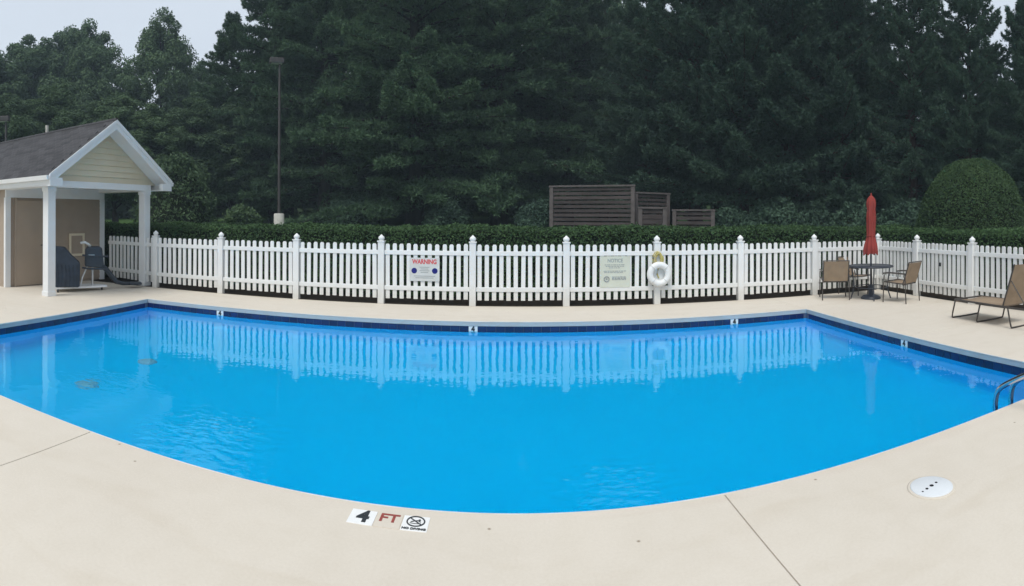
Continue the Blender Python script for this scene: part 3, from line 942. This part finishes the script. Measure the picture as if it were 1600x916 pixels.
# ------------------------------------------------------------------ furniture
def smooth_path(pts, it=2):
    for _ in range(it):
        q = [Vector(pts[0])]
        for a, b in zip(pts, pts[1:]):
            a, b = Vector(a), Vector(b)
            q += [a.lerp(b, 0.25), a.lerp(b, 0.75)]
        pts = q + [Vector(pts[-1])]
    return pts
def sheet(pts_profile, x0, x1, thick=0.006, nx=4, sag=0.015):
    """sling fabric: profile in (y,z) swept across x with a slight sag"""
    mb = MB()
    vs, fs = [], []
    n = len(pts_profile)
    for side in (0, 1):
        for i in range(nx + 1):
            t = i / nx
            s = sag * (1 - (2 * t - 1) ** 2)
            for (y, z) in pts_profile:
                vs.append((x0 + (x1 - x0) * t, y, z - s - side * thick))
    off = (nx + 1) * n
    for i in range(nx):
        for j in range(n - 1):
            a = i * n + j
            fs.append((a, a + 1, a + n + 1, a + n))
            fs.append((off + a, off + a + n, off + a + n + 1, off + a + 1))
    rim = [i * n for i in range(nx + 1)] + [nx * n + j for j in range(1, n)] + [i * n + n - 1 for i in range(nx - 1, -1, -1)] + [j for j in range(n - 2, 0, -1)]
    for a, b in zip(rim, rim[1:] + rim[:1]):
        fs.append((a, b, off + b, off + a))
    return mb.add(vs, fs, True)

def sling_chair(label, loc, rz):
    """front faces local +y"""
    c = empty('patio_chair', (loc[0], loc[1], 0.0), rz)
    tag(c, label, 'chair', 'sling chairs round the patio table')
    w = 0.27
    sheet([(0.24, 0.425), (0.1, 0.42), (-0.08, 0.405), (-0.2, 0.395)], -w + 0.015, w - 0.015).build('seat', M['sling'], c)
    bk = [(-0.22, 0.405), (-0.25, 0.50), (-0.29, 0.65), (-0.335, 0.80), (-0.345, 0.83)]
    mb = MB()
    vs = [(x, y - d, z) for d in (0.0, 0.008) for x in (-w + 0.012, w - 0.012) for (y, z) in bk]
    n = len(bk)
    fs = []
    for j in range(n - 1):
        fs += [(j, j + 1, n + j + 1, n + j), (2 * n + j, 3 * n + j, 3 * n + j + 1, 2 * n + j + 1), (j, 2 * n + j, 2 * n + j + 1, j + 1), (n + j, n + j + 1, 3 * n + j + 1, 3 * n + j)]
    fs += [(0, n, 3 * n, 2 * n), (n - 1, 3 * n - 1, 4 * n - 1, 2 * n - 1)]
    mb.add(vs, fs).build('backrest', M['sling'], c)
    for s in (-1, 1):
        x = s * w
        MB().tube(smooth_path([(x, -0.20, 0.40), (x, -0.27, 0.60), (x, -0.345, 0.85)]), 0.013, 8).tube([(x, -0.20, 0.40), (x, 0.25, 0.425)], 0.013, 8).build('side_frame', M['bronze'], c)
        MB().tube(smooth_path([(s * (w + 0.02), -0.29, 0.0), (s * (w + 0.015), -0.27, 0.25), (s * (w + 0.01), -0.255, 0.60)]), 0.012, 8).build('leg', M['bronze'], c)
        MB().tube(smooth_path([(s * (w + 0.02), 0.26, 0.0), (s * (w + 0.02), 0.25, 0.35), (s * (w + 0.02), 0.235, 0.58)]), 0.012, 8).build('leg', M['bronze'], c)
        MB().tube(smooth_path([(s * (w + 0.02), 0.27, 0.60), (s * (w + 0.025), 0.1, 0.625), (s * (w + 0.015), -0.26, 0.61)]), 0.016, 8).build('armrest', M['bronze'], c)
    for (yb, zb_) in ((-0.345, 0.845), (0.25, 0.425), (-0.2, 0.38)):
        MB().tube([(-w, yb, zb_), (w, yb, zb_)], 0.011, 8).build('cross_bar', M['bronze'], c)
    return c

TX, TYY = polar(1361, 12.15)
table = empty('patio_table', (TX, TYY, 0), 0.3)
tag(table, 'round dark metal patio table around the red umbrella pole', 'table')
MB().lathe([(0.03, 0.70), (0.475, 0.70), (0.475, 0.712), (0.03, 0.712)], 36).build('table_top', M['navytube'], table)
MB().torus((0, 0, 0.706), 0.485, 0.016, 40, 8, 'z').build('rim', M['navytube'], table)
for k in range(4):
    a = PI / 4 + k * PI / 2
    ca, sa = math.cos(a), math.sin(a)
    MB().tube(smooth_path([(0.42 * ca, 0.42 * sa, 0.70), (0.40 * ca, 0.40 * sa, 0.5), (0.36 * ca, 0.36 * sa, 0.25), (0.44 * ca, 0.44 * sa, 0.0)]), 0.014, 8).build('leg', M['navytube'], table)
MB().torus((0, 0, 0.26), 0.36, 0.009, 32, 6, 'z').build('stretcher_ring', M['navytube'], table)
sling_chair('tan sling chair seen from behind, beside the fence post before the corner', polar(1304, 12.15), -0.45)
sling_chair('tan sling chair half hidden behind the table legs near the fence corner', polar(1338, 12.95), PI + 0.35)
sling_chair('tan sling chair in front of the gate, turned sideways to the table', polar(1408, 11.75), 0.35)

def build_umbrella():
    u = empty('patio_umbrella', (TX, TYY, 0), 0.1)
    tag(u, 'tall closed red patio umbrella standing through the table', 'umbrella')
    MB().tube([(0, 0, 0.05), (0, 0, 2.24)], 0.019, 10).build('pole', M['navytube'], u)
    MB().lathe([(0.22, 0.0), (0.22, 0.03), (0.17, 0.07), (0.05, 0.10), (0.04, 0.30), (0.028, 0.31)], 24).build('base', M['navytube'], u)
    prof = [(0.165, 0.985), (0.172, 1.03), (0.165, 1.10), (0.148, 1.18), (0.118, 1.28), (0.098, 1.36), (0.100, 1.44), (0.108, 1.58), (0.112, 1.75), (0.106, 1.88), (0.098, 1.94), (0.108, 2.0), (0.112, 2.08), (0.098, 2.15), (0.068, 2.20), (0.035, 2.235), (0.012, 2.25)]
    rr = random.Random(5)
    ph = [rr.uniform(-0.25, 0.25) for _ in prof]
    amp = [rr.uniform(0.75, 1.1) for _ in prof]
    def fn(t, i):
        k = 1 - i / len(prof) * 0.6
        return 1 - 0.24 * amp[i] * k * (0.5 + 0.5 * math.cos(8 * t + ph[i] * 2)) + 0.07 * k * math.sin(3 * t + i * 0.35)
    cpy = MB().lathe(prof, 64, fn).build('canopy', M['red'], u)
    # uneven lower points of the folded panels
    me = cpy.data
    for j in range(64):
        v = me.vertices[j]
        t = 2 * PI * j / 64
        v.co.z -= 0.055 * (0.5 - 0.5 * math.cos(8 * t)) * (0.6 + 0.4 * math.sin(2.3 * t + 1))
    MB().torus((0, 0, 1.37), 0.094, 0.012, 32, 6, 'z').build('tie_strap', M['red'], cpy)
    MB().lathe([(0.012, 2.24), (0.02, 2.26), (0.016, 2.285), (0.004, 2.305)], 12).build('finial', M['red'], u)
build_umbrella()

def build_lounger():
    c = empty('sun_lounger', (7.22, 5.55, 0), R(-2))
    tag(c, 'tan sling sun lounger with raised back at the side fence', 'lounger')
    w = 0.325
    Z = 0.335
    sheet([(1.24, Z - 0.035), (1.19, Z + 0.005), (0.9, Z + 0.012), (0.5, Z + 0.012), (0.14, Z + 0.005)], -w + 0.01, w - 0.01, sag=0.02).build('seat', M['sling'], c)
    bk = [(0.12, Z + 0.01), (0.09, Z + 0.13), (-0.01, Z + 0.40), (-0.10, Z + 0.63), (-0.12, Z + 0.68)]
    vs = [(x, y - d, z) for d in (0.0, 0.01) for x in (-w + 0.01, w - 0.01) for (y, z) in bk]
    n = len(bk); fs = []
    for j in range(n - 1):
        fs += [(j, j + 1, n + j + 1, n + j), (2 * n + j, 3 * n + j, 3 * n + j + 1, 2 * n + j + 1), (j, 2 * n + j, 2 * n + j + 1, j + 1), (n + j, n + j + 1, 3 * n + j + 1, 3 * n + j)]
    fs += [(0, n, 3 * n, 2 * n), (n - 1, 3 * n - 1, 4 * n - 1, 2 * n - 1)]
    MB().add(vs, fs).build('backrest', M['sling'], c)
    for s in (-1, 1):
        x = s * w
        MB().tube([(x, 1.24, Z), (x, 0.4, Z), (x, -0.62, Z - 0.005)], 0.017, 8).build('side_rail', M['bronze'], c)
        MB().tube([(x, 0.115, Z + 0.02), (x, -0.123, Z + 0.69)], 0.014, 8).build('back_rail', M['bronze'], c)
        MB().tube([(x * 0.9, -0.03, Z + 0.42), (x * 0.9, -0.36, Z)], 0.009, 6).build('back_prop', M['bronze'], c)
    for yb in (1.24, -0.62):
        MB().tube([(-w, yb, Z), (w, yb, Z)], 0.015, 8).build('end_bar', M['bronze'], c)
    for (yt, yb) in ((1.22, 1.30), (0.62, 0.70), (0.02, -0.06), (-0.52, -0.60)):
        MB().tube(smooth_path([(-w, yt, Z), (-w - 0.01, yb, 0.03), (-w + 0.02, yb, 0.013), (w - 0.02, yb, 0.013), (w + 0.01, yb, 0.03), (w, yt, Z)], 1), 0.0135, 8).build('leg', M['bronze'], c)
build_lounger()

# ------------------------------------------------------------------ behind the fence: lamps, board enclosure
def lamp_post(label, px, r, top_z, base_h=0.75):
    x, y = polar(px, r)
    g = ground_z(x, y)
    o = empty('parking_lamp', (x, y, g), 0.6)
    tag(o, label, 'lamp post', 'parking lot lamp posts')
    MB().lathe([(0.22, -0.3), (0.21, base_h - 0.03), (0.18, base_h)], 20).build('concrete_base', M['concrete'], o)
    MB().tube([(0, 0, base_h), (0, 0, top_z - g - 0.1)], [0.065, 0.045], 10).build('pole', M['lamp_pole'], o)
    MB().box(-0.40, 0.16, -0.15, 0.15, top_z - g - 0.16, top_z - g + 0.06, 0.03).build('lamp_head', M['lamp_pole'], o)
    MB().box(-0.35, 0.1, -0.11, 0.11, top_z - g - 0.175, top_z - g - 0.162).build('lens', M['signface'], o)
lamp_post('tall slender brown lamp post with white concrete foot beyond the hedge', 436, 22.5, 1.733 + (337 - 92) / F_PX * 22.5)
lamp_post('distant lamp post peeking over the pool house roof', 9, 24, 1.733 + (337 - 184) / F_PX * 24)

def slat_screen(name, label, px0, r0, px1, r1, ztop, nsl, cat='screen', gap=0.012, posts=(0, 1), cap=True):
    a, b = Vector(polar(px0, r0) + (0,)), Vector(polar(px1, r1) + (0,))
    d = b - a; L = d.length
    gz = min(ground_z(*a.xy), ground_z(*b.xy)) - 0.05
    o = empty(name, (a.x, a.y, gz), math.atan2(d.y, d.x))
    tag(o, label, cat, 'brown board screens beyond the hedge')
    H = ztop - gz
    ph = (H - 0.12) / nsl
    for t in posts:
        MB().box(L * t - 0.07, L * t + 0.07, -0.06, 0.06, 0, H - (0.0 if not cap else 0.062), 0.006).build('post', M['brownframe'], o)
    for i in range(nsl):
        z = 0.08 + i * ph
        MB().box(0.072, L - 0.072, -0.018, 0.018, z, z + ph - gap - ph * 0.22, 0.003).build('board', M['brownwood'], o)
    if cap:
        MB().box(-0.09, L + 0.09, -0.07, 0.07, H - 0.06, H, 0.006).build('top_rail', M['brownframe'], o)
    return o
RZ = 19.6
zt = lambda y, r: 1.733 + (341 - y) / F_PX * r
slat_screen('board_screen', 'tall brown slatted enclosure screen standing behind the hedge', 862, RZ + 0.4, 989, RZ - 0.4, zt(290, RZ), 13)
sc2 = slat_screen('board_screen', 'narrower dark brown slatted screen next to the tall one', 993, RZ + 0.0, 1043, RZ + 0.9, zt(301, RZ + 0.5), 12)
slat_screen('board_gate', 'dark brown framed gate in front of the narrower screen', 1000, RZ - 0.5, 1038, RZ - 0.3, zt(324, RZ), 7, 'gate')
slat_screen('board_fence', 'low brown slatted fence at the end of the enclosure', 1054, RZ + 0.5, 1114, RZ + 0.3, zt(327, RZ + 0.4), 7, 'fence')

# ------------------------------------------------------------------ hedges, clipped dome, trees
def hedge(label, x0, x1, y0, y1, zt_, dens, seed):
    rng = np.random.default_rng(seed)
    root = empty('hedge', ((x0 + x1) / 2, (y0 + y1) / 2, 0))
    tag(root, label, 'hedge')
    cx, cy = (x0 + x1) / 2, (y0 + y1) / 2
    hx, hy = (x1 - x0) / 2, (y1 - y0) / 2
    i = 0.07
    MB().box(-hx + i, hx - i, -hy + i, hy - i, -0.05, zt_ - i, 0.05).build('twig_core', M['core'], root)
    P_, N_ = [], []
    def side(n, ax, s, rlo, rhi):
        p = np.zeros((n, 3)); nr = np.zeros((n, 3))
        o_ = 1 - ax
        p[:, ax] = s * (hx, hy)[ax]; p[:, o_] = rng.uniform(-1, 1, n) * (hx, hy)[o_]
        p[:, 2] = rng.uniform(rlo, rhi, n)
        nr[:, ax] = s; nr[:, 2] = 0.35
        P_.append(p); N_.append(nr)
    side(int(dens * 2 * hx * zt_), 1, -1, 0.05, zt_); side(int(dens * 2 * hx * zt_ * 0.3), 1, 1, 0.05, zt_)
    side(int(dens * 2 * hy * zt_), 0, -1, 0.05, zt_); side(int(dens * 2 * hy * zt_), 0, 1, 0.05, zt_)
    n = int(dens * 4 * hx * hy * 1.3)
    p = np.zeros((n, 3)); p[:, 0] = rng.uniform(-hx, hx, n); p[:, 1] = rng.uniform(-hy, hy, n); p[:, 2] = zt_
    nr = np.zeros((n, 3)); nr[:, 2] = 1
    P_.append(p); N_.append(nr)
    p, nr = np.concatenate(P_), np.concatenate(N_)
    # round the shoulders and let the surface wander
    wob = 0.03 * np.sin(p[:, 0] * 1.7 + 1) * np.cos(p[:, 1] * 2.3) + 0.018 * np.sin(p[:, 0] * 5.1 + p[:, 1] * 4.3) + 0.015 * np.sin(p[:, 0] * 11 + p[:, 2] * 9)
    ed = np.maximum(np.abs(p[:, 1]) - (hy - 0.15), 0) if hx > hy else np.maximum(np.abs(p[:, 0]) - (hx - 0.15), 0)
    top = p[:, 2] > zt_ - 0.01
    p[top, 2] -= 1.6 * ed[top] ** 2 / 0.3
    p += unit(nr) * (wob + rng.normal(0, 0.022, len(p)))[:, None]
    v, f = leaf_quads(rng, p, unit(nr), 0.068, 0.034, 0.75)
    link('leaves', fast_mesh('leaves', v, f), M['hedge'], root)
hedge('long clipped green hedge running behind the far picket fence', -13.0, 10.35, 11.75, 13.0, 1.50, 1000, 1)
hedge('clipped green hedge behind the side fence and gate', 9.15, 10.35, 3.5, 11.62, 1.47, 1000, 2)

def dome_leaves(rng, rad, h, n, ll, lw, jit, rough, power=2.3):
    """points on a clipped dome: radius falls off as a superellipse"""
    z = rng.uniform(0, 1, n) ** 0.9
    t = rng.uniform(0, 2 * PI, n)
    rr = rad * (1 - z ** power) ** (1 / power)
    k = rng.uniform(0, 1, n) < 0.25
    rr[k] *= np.sqrt(rng.uniform(0, 1, k.sum())); z[k] = (1 - (rr[k] / rad) ** power) ** (1 / power)
    p = np.stack([rr * np.cos(t), rr * np.sin(t), z * h], 1)
    nr = unit(np.stack([p[:, 0] / rad ** 2, p[:, 1] / rad ** 2, p[:, 2] / h ** 2], 1))
    w = rough * (np.sin(p[:, 0] * 6 + p[:, 2] * 5) + np.sin(p[:, 1] * 7 - p[:, 2] * 6)) + rng.normal(0, rough * 1.2, n)
    p += nr * w[:, None]
    return leaf_quads(rng, p, nr, ll, lw, jit)

def shrub(label, px, r, ytop, halfw_px, mat_='topiary', n=9000, ll=0.07, lw=0.035, jit=0.6, rough=0.02, power=2.3, seed=1, name='shrub', cat='shrub', group=None):
    x, y = polar(px, r)
    g = ground_z(x, y)
    h = 1.733 + (342 - ytop) / F_PX * r - g
    rad = halfw_px / F_PX * r
    o = empty(name, (x, y, g), seed * 0.7)
    tag(o, label, cat, group)
    rng = np.random.default_rng(seed)
    prof = [(0.90 * rad * (1 - (k / 10) ** power) ** (1 / power) + 0.001, 0.95 * h * k / 10) for k in range(11)]
    MB().lathe(prof, 28).build('twig_core', M['core'], o)
    v, f = dome_leaves(rng, rad, h, n, ll, lw, jit, rough, power)
    link('leaves', fast_mesh('leaves', v, f), M[mat_], o)
shrub('big dome shaped clipped bush rising over the hedge', 1520, 14.8, 249, 97, 'topiary', 46000, 0.06, 0.032, 0.75, 0.014, 2.25, 3, 'topiary_dome', 'topiary')

def tree_trunk(H, r0, bends, n=9):
    mb = MB()
    pts = [(bends * math.sin(k * 0.9), bends * math.cos(k * 1.3), H * k / 9 - (0.3 if k == 0 else 0)) for k in range(10)]
    rads = [r0 * (1.25 if k == 0 else 1) * (1 - 0.92 * k / 9) for k in range(10)]
    mb.tube(pts, rads, n)
    return mb

def pine_meshes(seed, H, Rb, zb, dens, droop=0.10, taper=0.75, needle=0.26, width=0.05):
    rng = np.random.default_rng(seed)
    tr = tree_trunk(H, 0.022 * H, 0.05)
    lv = np.arange(zb, H * 0.985, 0.30)
    P_, A_ = [], []
    for z in lv:
        q = (z - zb) / (H - zb)
        for b in range(int(rng.integers(5, 8))):
            az = rng.uniform(0, 2 * PI)
            L = (Rb * ((1 - q) ** taper) + 0.25) * rng.uniform(0.6, 1.15)
            zz = z + rng.uniform(-0.15, 0.15)
            rise = -0.05 + 0.55 * q + rng.uniform(-0.08, 0.08)
            d = np.array([math.cos(az), math.sin(az), rise]); d /= np.linalg.norm(d)
            lat = np.array([-math.sin(az), math.cos(az), 0])
            m = max(6, int(dens * L))
            t = rng.uniform(0.12, 1, m) ** 0.75
            w = 0.30 * L * (1 - t) * np.minimum(1, t * 3) + 0.10
            u = rng.uniform(-1, 1, m)
            p = np.outer(t * L, d) + np.outer(u * w, lat)
            p[:, 2] += zz - droop * L * t ** 2 * 1.2 + 0.05 * L * t ** 5 + rng.normal(0, 0.07, m) - 0.08 * np.abs(u) * w
            ax = d[None] * (0.5 + t[:, None]) + lat[None] * (u * 1.1)[:, None] + np.array([0, 0, 0.35])[None]
            P_.append(p); A_.append(unit(ax))
            pts = [tuple(d * L * k / 3 + np.array([0, 0, zz - droop * 1.2 * L * (k / 3) ** 2])) for k in range(4)]
            tr.tube(pts, [0.012 * L + 0.012, 0.010 * L + 0.01, 0.006 * L + 0.006, 0.004], 4, False)
    p, a = np.concatenate(P_), np.concatenate(A_)
    K = 9
    n = len(p)
    pp = np.repeat(p, K, 0); aa = np.repeat(a, K, 0)
    d = unit(aa + rng.normal(0, 0.8, (n * K, 3)))
    s = unit(np.cross(d, rng.normal(0, 1, (n * K, 3))))
    Ln = (needle * rng.uniform(0.6, 1.25, n * K))[:, None]
    v = np.stack([pp - s * width * 0.5, pp + s * width * 0.5, pp + d * Ln], 1).reshape(-1, 3)
    f = np.arange(3 * n * K).reshape(-1, 3)
    return tr.mesh('trunk'), fast_mesh('crown', v, f)

def broad_meshes(seed, H, Rb, zb, ncl, per, leaf=0.30):
    rng = np.random.default_rng(seed)
    tr = tree_trunk(H * 0.8, 0.02 * H, 0.12)
    cz = (H + zb) / 2; hz = (H - zb) / 2
    c = unit(rng.normal(0, 1, (ncl, 3))) * rng.uniform(0.45, 1.0, (ncl, 1)) ** 0.6
    c[:, 2] = np.clip(c[:, 2], -1, 1)
    taper = 1 - 0.35 * np.clip(c[:, 2], 0, 1)
    c = np.stack([c[:, 0] * Rb * taper, c[:, 1] * Rb * taper, cz + c[:, 2] * hz], 1)
    rad = rng.uniform(0.45, 0.95, ncl) * (H / 14)
    for k in range(0, ncl, 6):
        b = np.array([0, 0, max(zb * 0.8, c[k, 2] - 2.5)])
        mid = (b + c[k]) / 2 + rng.normal(0, 0.2, 3)
        tr.tube([tuple(b), tuple(mid), tuple(c[k])], [0.10, 0.06, 0.02], 5, False)
    idx = np.repeat(np.arange(ncl), per)
    d = unit(rng.normal(0, 1, (len(idx), 3)))
    d[:, 2] = d[:, 2] * 0.75 + 0.12
    rr = rad[idx][:, None] * rng.uniform(0.25, 1.0, (len(idx), 1)) ** 0.5
    p = c[idx] + d * rr
    v, f = leaf_quads(rng, p, unit(d + np.array([0, 0, 0.6])), leaf, leaf * 0.6, 0.5)
    return tr.mesh('trunk'), fast_mesh('crown', v, f)

PINES = [pine_meshes(21, 14.0, 4.3, 1.0, 54, 0.10, 0.75, 0.15, 0.048), pine_meshes(22, 14.0, 4.1, 1.6, 54, 0.14, 0.65, 0.15, 0.048), pine_meshes(23, 14.0, 3.9, 0.8, 54, 0.08, 0.8, 0.15, 0.048)]
WALLP = [pine_meshes(31, 12.0, 3.1, 1.1, 58, -0.06, 0.42, 0.15, 0.048), pine_meshes(32, 12.0, 2.9, 1.5, 58, -0.03, 0.45, 0.15, 0.048)]
BROAD = [broad_meshes(41, 16.0, 4.6, 2.2, 260, 260, 0.26), broad_meshes(42, 16.0, 3.8, 1.8, 240, 260, 0.24), broad_meshes(43, 16.0, 5.2, 2.6, 280, 260, 0.28)]
for t_, c_ in PINES: t_.materials.append(M['bark']); c_.materials.append(M['needle'])
for t_, c_ in WALLP: t_.materials.append(M['redbark']); c_.materials.append(M['needle_dark'])
for t_, c_ in BROAD: t_.materials.append(M['bark']); c_.materials.append(M['leaf'])

def plant_tree(name, label, meshes, px, r, ytop, rz, base_h, wide=1.0, group=None):
    x, y = polar(px, r)
    g = ground_z(x, y)
    H = 1.733 + (340 - ytop) / F_PX * r - g
    k = H / base_h
    o = empty(name, (x, y, g), rz)
    o.scale = (k * wide, k * wide, k)
    tag(o, label, 'tree', group)
    link('trunk', meshes[0], None, o)
    link('crown', meshes[1], None, o)

GP, GW, GB, GF = 'big pines beyond the hedge', 'row of dark pines behind the dome bush', 'broadleaf trees behind the pool house', 'pines filling the gaps at the back'
T = plant_tree
# the broad pines in the middle
T('pine_tree', 'biggest layered pine in the middle with a bare dark trunk foot', PINES[0], 648, 26.0, -300, 0.4, 14, 0.92, GP)
T('pine_tree', 'wide drooping pine just beside the board enclosure', PINES[1], 782, 27.0, -280, 2.1, 14, 0.9, GP)
T('pine_tree', 'pine directly behind the tall slender lamp post', PINES[2], 508, 29.0, -240, 1.2, 14, 0.9, GP)
T('pine_tree', 'pine between lamp post and open sky, stepped outline', PINES[1], 428, 31.0, -110, 4.0, 14, 0.82, GP)
T('pine_tree', 'dark pine at the edge of the open sky, shorter than its neighbour', PINES[0], 362, 33.0, 22, 3.0, 14, 1.05, GP)
T('pine_tree', 'tall pine standing behind the board enclosure', PINES[0], 885, 30.0, -210, 5.0, 14, 0.8, GP)
# the dark row on the right
W = [(1008, 25.0, -12, 0, 'first dark pine right of the board enclosure'), (1088, 24.0, -150, 1, 'second dark pine in the row right of the board enclosure'),
     (1160, 23.0, -180, 0, 'third dark pine in the row, above the low board fence end'), (1236, 22.5, -190, 1, 'fourth dark pine in the row, between low board fence and umbrella'),
     (1310, 22.0, -150, 0, 'dark pine just left of the red umbrella top'), (1425, 21.5, -80, 1, 'dark pine right of the red umbrella top, left of the dome bush'),
     (1512, 21.5, -16, 0, 'dark pine peaking right above the dome bush'), (1606, 21.0, -4, 1, 'dark pine at the right picture edge')]
for i, (px, r, yt, k, lb) in enumerate(W):
    T('pine_tree', lb, WALLP[k], px, r, yt, i * 1.3, 12, 0.84 if px > 1300 else 1.0, GW)
# second rank that closes the wood
SECOND = [(450, 40, 0, 'lamp post and its stepped pine'), (575, 38, -260, 'biggest pine and the lamp post pine'), (715, 37, -280, 'two bare trunk feet in the middle'), (830, 38, -260, 'loose shrub beside the tall board screen'),
          (945, 36, 10, 'tall board screen'), (1050, 34, 25, 'narrow board screen'), (1125, 33, -120, 'end of the low board fence'), (1200, 32, -150, 'third and fourth dark pines of the row'),
          (1275, 31, -140, 'fence post left of the umbrella'), (1365, 31, 34, 'red umbrella'), (1462, 30, 62, 'left foot of the dome bush'), (1550, 30, 75, 'middle of the dome bush'), (1620, 29, 50, 'right picture edge')]
for i, (px, r, yt, lb) in enumerate(SECOND):
    T('pine_tree', 'shadowed back rank pine in line with the ' + lb, PINES[i % 3] if i < 5 else WALLP[i % 2], px, r, yt, i * 2.1, 14 if i < 5 else 12, 1.0, GF)
# broadleaf trees on the left
B = [(-25, 44, 74, 2, 1.0, 'broadleaf tree at the left picture edge over the roof'), (48, 46, 60, 0, 1.0, 'broadleaf tree above the vent pipe, second from the left edge'),
     (104, 48, 50, 2, 0.9, 'rounded broadleaf tree behind the roof ridge'), (148, 45, 40, 1, 0.85, 'narrow broadleaf tree with pointed top above the gable'),
     (252, 42, 26, 1, 0.86, 'tall pale broadleaf tree standing apart against the open sky'), (316, 50, 100, 0, 0.9, 'lower distant broadleaf tree in the notch of open sky'),
     (958, 44, 2, 0, 0.9, 'pale broadleaf tree seen in the gap right of the big pines')]
for i, (px, r, yt, k, wd, lb) in enumerate(B):
    T('broadleaf_tree', lb, BROAD[k], px, r, yt, i * 1.7, 16, wd, GB)
UNDER = [(10, 30, 150, 'at the left picture edge over the roof'), (85, 31, 130, 'just behind the vent pipe'), (180, 30, 150, 'straight behind the roof peak'), (235, 29, 165, 'behind the right rake of the gable'), (300, 30, 150, 'over the large rounded shrub'), (360, 31, 165, 'between rounded shrub and lamp post')]
for i, (px, r, yt, lb) in enumerate(UNDER):
    T('broadleaf_tree', 'low dark understorey tree ' + lb, BROAD[i % 3], px, r, yt, i * 2.3, 16, 1.25, 'understorey trees behind the pool house')
# shrubs at the wood's foot
for (px, r, yt, hw, lb, sd_) in ((275, 21, 252, 62, 'large rounded dark shrub just right of the pool house', 5), (378, 20.5, 331, 26, 'small low shrub left of the lamp post foot', 6),
                               (700, 23, 322, 34, 'loose shrub between the two bare trunk feet', 7), (838, 20.5, 322, 24, 'loose shrub left of the tall board screen', 8), (1146, 20.4, 331, 36, 'dark shrub just right of the low board fence', 10), (1212, 19.6, 322, 50, 'wider dark shrub halfway between low board fence and umbrella', 11), (1290, 20.0, 334, 48, 'low dark shrub left of the closed umbrella', 12), (1335, 19.2, 320, 40, 'dark shrub behind the closed umbrella', 14), (1408, 18.6, 327, 50, 'dark shrub between umbrella and dome bush', 13), (545, 26, 320, 40, 'wide shrub under the pine behind the lamp post', 9)):
    shrub(lb, px, r, yt, hw, 'leaf' if sd_ < 7 else 'needle_dark', 7000, 0.16, 0.07, 1.2, 0.09, 2.0, sd_, 'shrub', 'shrub', 'shrubs at the foot of the wood')
def far_woods():
    rng = np.random.default_rng(77)
    n = 90000
    px = rng.uniform(-120, 1750, n); r = rng.uniform(47, 58, n)
    t = (px - 800) / F_PX
    top = 9.0 + 1.6 * np.sin(px * 0.021) + 1.2 * np.sin(px * 0.057 + 2) + 0.8 * np.sin(px * 0.13)
    z = 1.2 + rng.uniform(0, 1, n) ** 0.9 * top
    p = np.stack([r * np.sin(t), r * np.cos(t), z], 1)
    nr = unit(np.stack([-np.sin(t), -np.cos(t), np.full(n, 0.7)], 1))
    v, f = leaf_quads(rng, p, nr, 0.75, 0.5, 0.8)
    o = link('woods', fast_mesh('woods', v, f), M['leaf'])
    tag(o, 'dense dark wood closing the view behind the trees', 'woods', kind='stuff')
far_woods()

# ------------------------------------------------------------------ humid air
def build_haze():
    m = bpy.data.materials.new('humid_air'); m.use_nodes = True
    n, l = m.node_tree.nodes, m.node_tree.links
    n.remove(n['Principled BSDF'])
    v = n.new('ShaderNodeVolumePrincipled')
    v.inputs['Color'].default_value = (0.66, 0.86, 1.0, 1)
    v.inputs['Density'].default_value = 0.0017
    l.new(v.outputs['Volume'], n['Material Output'].inputs['Volume'])
    o = MB().box(-310, 310, -310, 310, -8, 30).build('haze', m)
    tag(o, 'thin humid summer air over the whole place', 'haze', kind='stuff')
build_haze()
